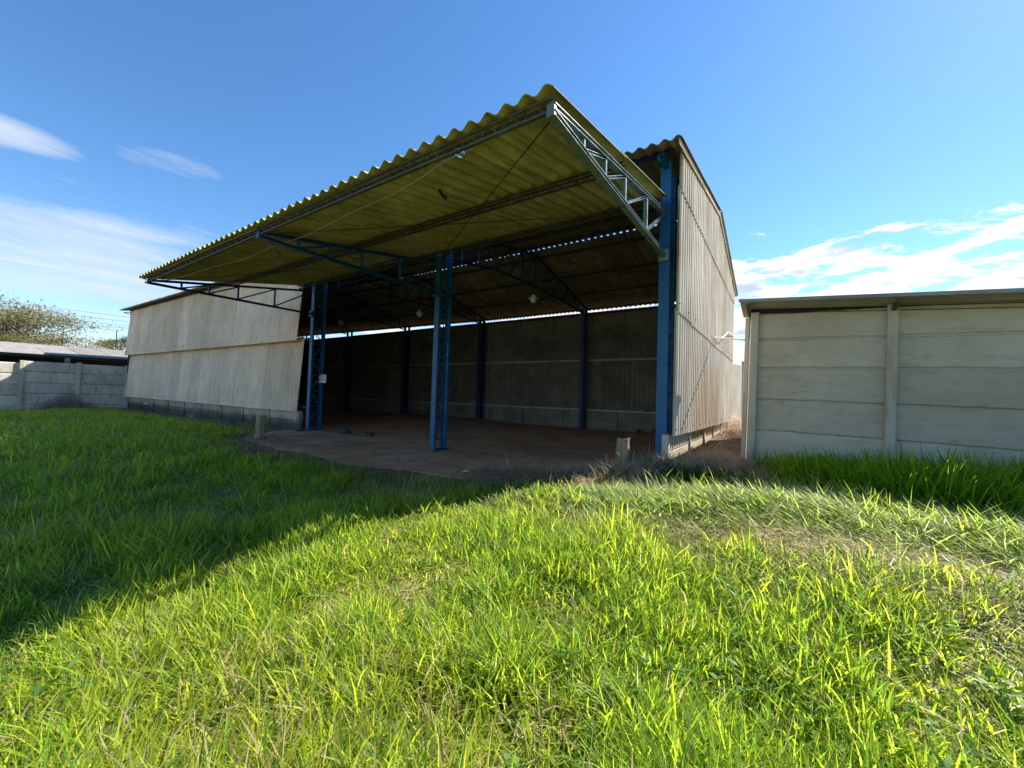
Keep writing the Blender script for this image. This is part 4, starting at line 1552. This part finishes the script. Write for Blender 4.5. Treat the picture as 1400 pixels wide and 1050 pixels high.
# ------------------------------------------------------------------ trees
def make_tree(name, loc, label, height, radius, trunk_h, spread, leaf_n, leaf_cols, leaf_size, seed, nlimb=7, flat=0.35, leaf_bot=0.0):
    r = random.Random(seed)
    root = thing(name, label, "tree", loc)
    mb = MB()
    tips = []

    def grow(p, d, L, rad, depth):
        pts = [p]
        q = p.copy()
        dd = d.copy()
        for k in range(4):
            dd = (dd + Vector((r.uniform(-.18, .18), r.uniform(-.18, .18), r.uniform(-.06, .12)))).normalized()
            q = q + dd * (L / 4)
            pts.append(q.copy())
        mb.tube(pts, rad, 5 if depth > 1 else 7, rad * 0.62)
        if depth >= 4:
            tips.append(q.copy()); tips.append(pts[2].copy())
            return
        for c_ in range(r.choice((2, 3, 3))):
            az = r.uniform(0, 6.283)
            side_ = Vector((math.cos(az), math.sin(az), r.uniform(-0.05, flat)))
            nd = (dd * 0.75 + side_ * spread).normalized()
            nd.z = max(nd.z, 0.02)
            grow(q, nd, L * r.uniform(0.62, 0.85), rad * 0.58, depth + 1)
        if depth >= 2:
            tips.append(q.copy())

    th_ = trunk_h
    mb.tube([(0, 0, -0.2), (0.1, 0, th_ * 0.5), (0, 0.1, th_)], height * 0.035, 9, height * 0.026)
    for k in range(nlimb):
        az = 6.283 * k / nlimb + r.uniform(-0.3, 0.3)
        d = Vector((math.cos(az), math.sin(az), r.uniform(0.5, 1.1))).normalized()
        grow(Vector((0, 0, th_ * r.uniform(0.8, 1.0))), d, radius * 0.40, height * 0.016, 1)
    T = np.array([list(p) for p in tips])
    fz = (height - 0.3) / T[:, 2].max()
    fr = radius / np.percentile(np.hypot(T[:, 0], T[:, 1]), 92)
    T = T * np.array([fr, fr, fz])
    mb.v = [(a * fr, b * fr, c_ * fz) for a, b, c_ in mb.v]
    mb.build("trunk", M_BARK, root, True)
    # normalise the spread of the tips into the wanted crown
    idx = rng.integers(0, len(T), leaf_n)
    P = T[idx] + rng.normal(0, 1, (leaf_n, 3)) * np.array([0.35, 0.35, 0.16]) * radius / 5
    P = P[P[:, 2] > leaf_bot]
    n_ = len(P)
    ci = rng.random(n_)
    tint = mixc(np.array(leaf_cols[0]), np.array(leaf_cols[1]), ci) * rng.uniform(0.6, 1.3, (n_, 1))
    if len(leaf_cols) > 2:
        lowm = P[:, 2] < leaf_cols[3]
        tint[lowm] = np.array(leaf_cols[2]) * rng.uniform(0.6, 1.3, (lowm.sum(), 1))
    blades("crown", P, rng.uniform(0, 6.283, n_), rng.uniform(0.6, 2.2, n_), rng.uniform(*leaf_size, n_),
           rng.uniform(leaf_size[0] * 0.35, leaf_size[1] * 0.35, n_), rng.uniform(0, .8, n_), tint, M_LEAF, seg=2, parent=root)
    return root


make_tree("spreading_tree", (-40, -5.0, 0), "wide half-bare umbrella-shaped tree beyond the left boundary wall", 7.1, 7.6, 1.7,
          0.95, 60000, [(0.12, 0.11, 0.055), (0.20, 0.19, 0.10)], (0.11, 0.25), 5, 12, 0.16)
make_tree("green_tree", (-33.5, -6.0, 0), "low dense green bush crown beneath the umbrella-shaped tree", 4.9, 4.4, 1.5,
          0.9, 26000, [(0.05, 0.075, 0.015), (0.11, 0.13, 0.03)], (0.10, 0.22), 12, 7, 0.3)
make_tree("distant_tree", (-60, 7.6, 0), "dark treetop peeping out beside the hangar's left end", 7.5, 2.6, 3.5,
          0.8, 5000, [(0.04, 0.055, 0.02), (0.08, 0.09, 0.03)], (0.12, 0.25), 21, 6, 0.4)
print("lawn blades", n_l, "objects", len(bpy.data.objects))
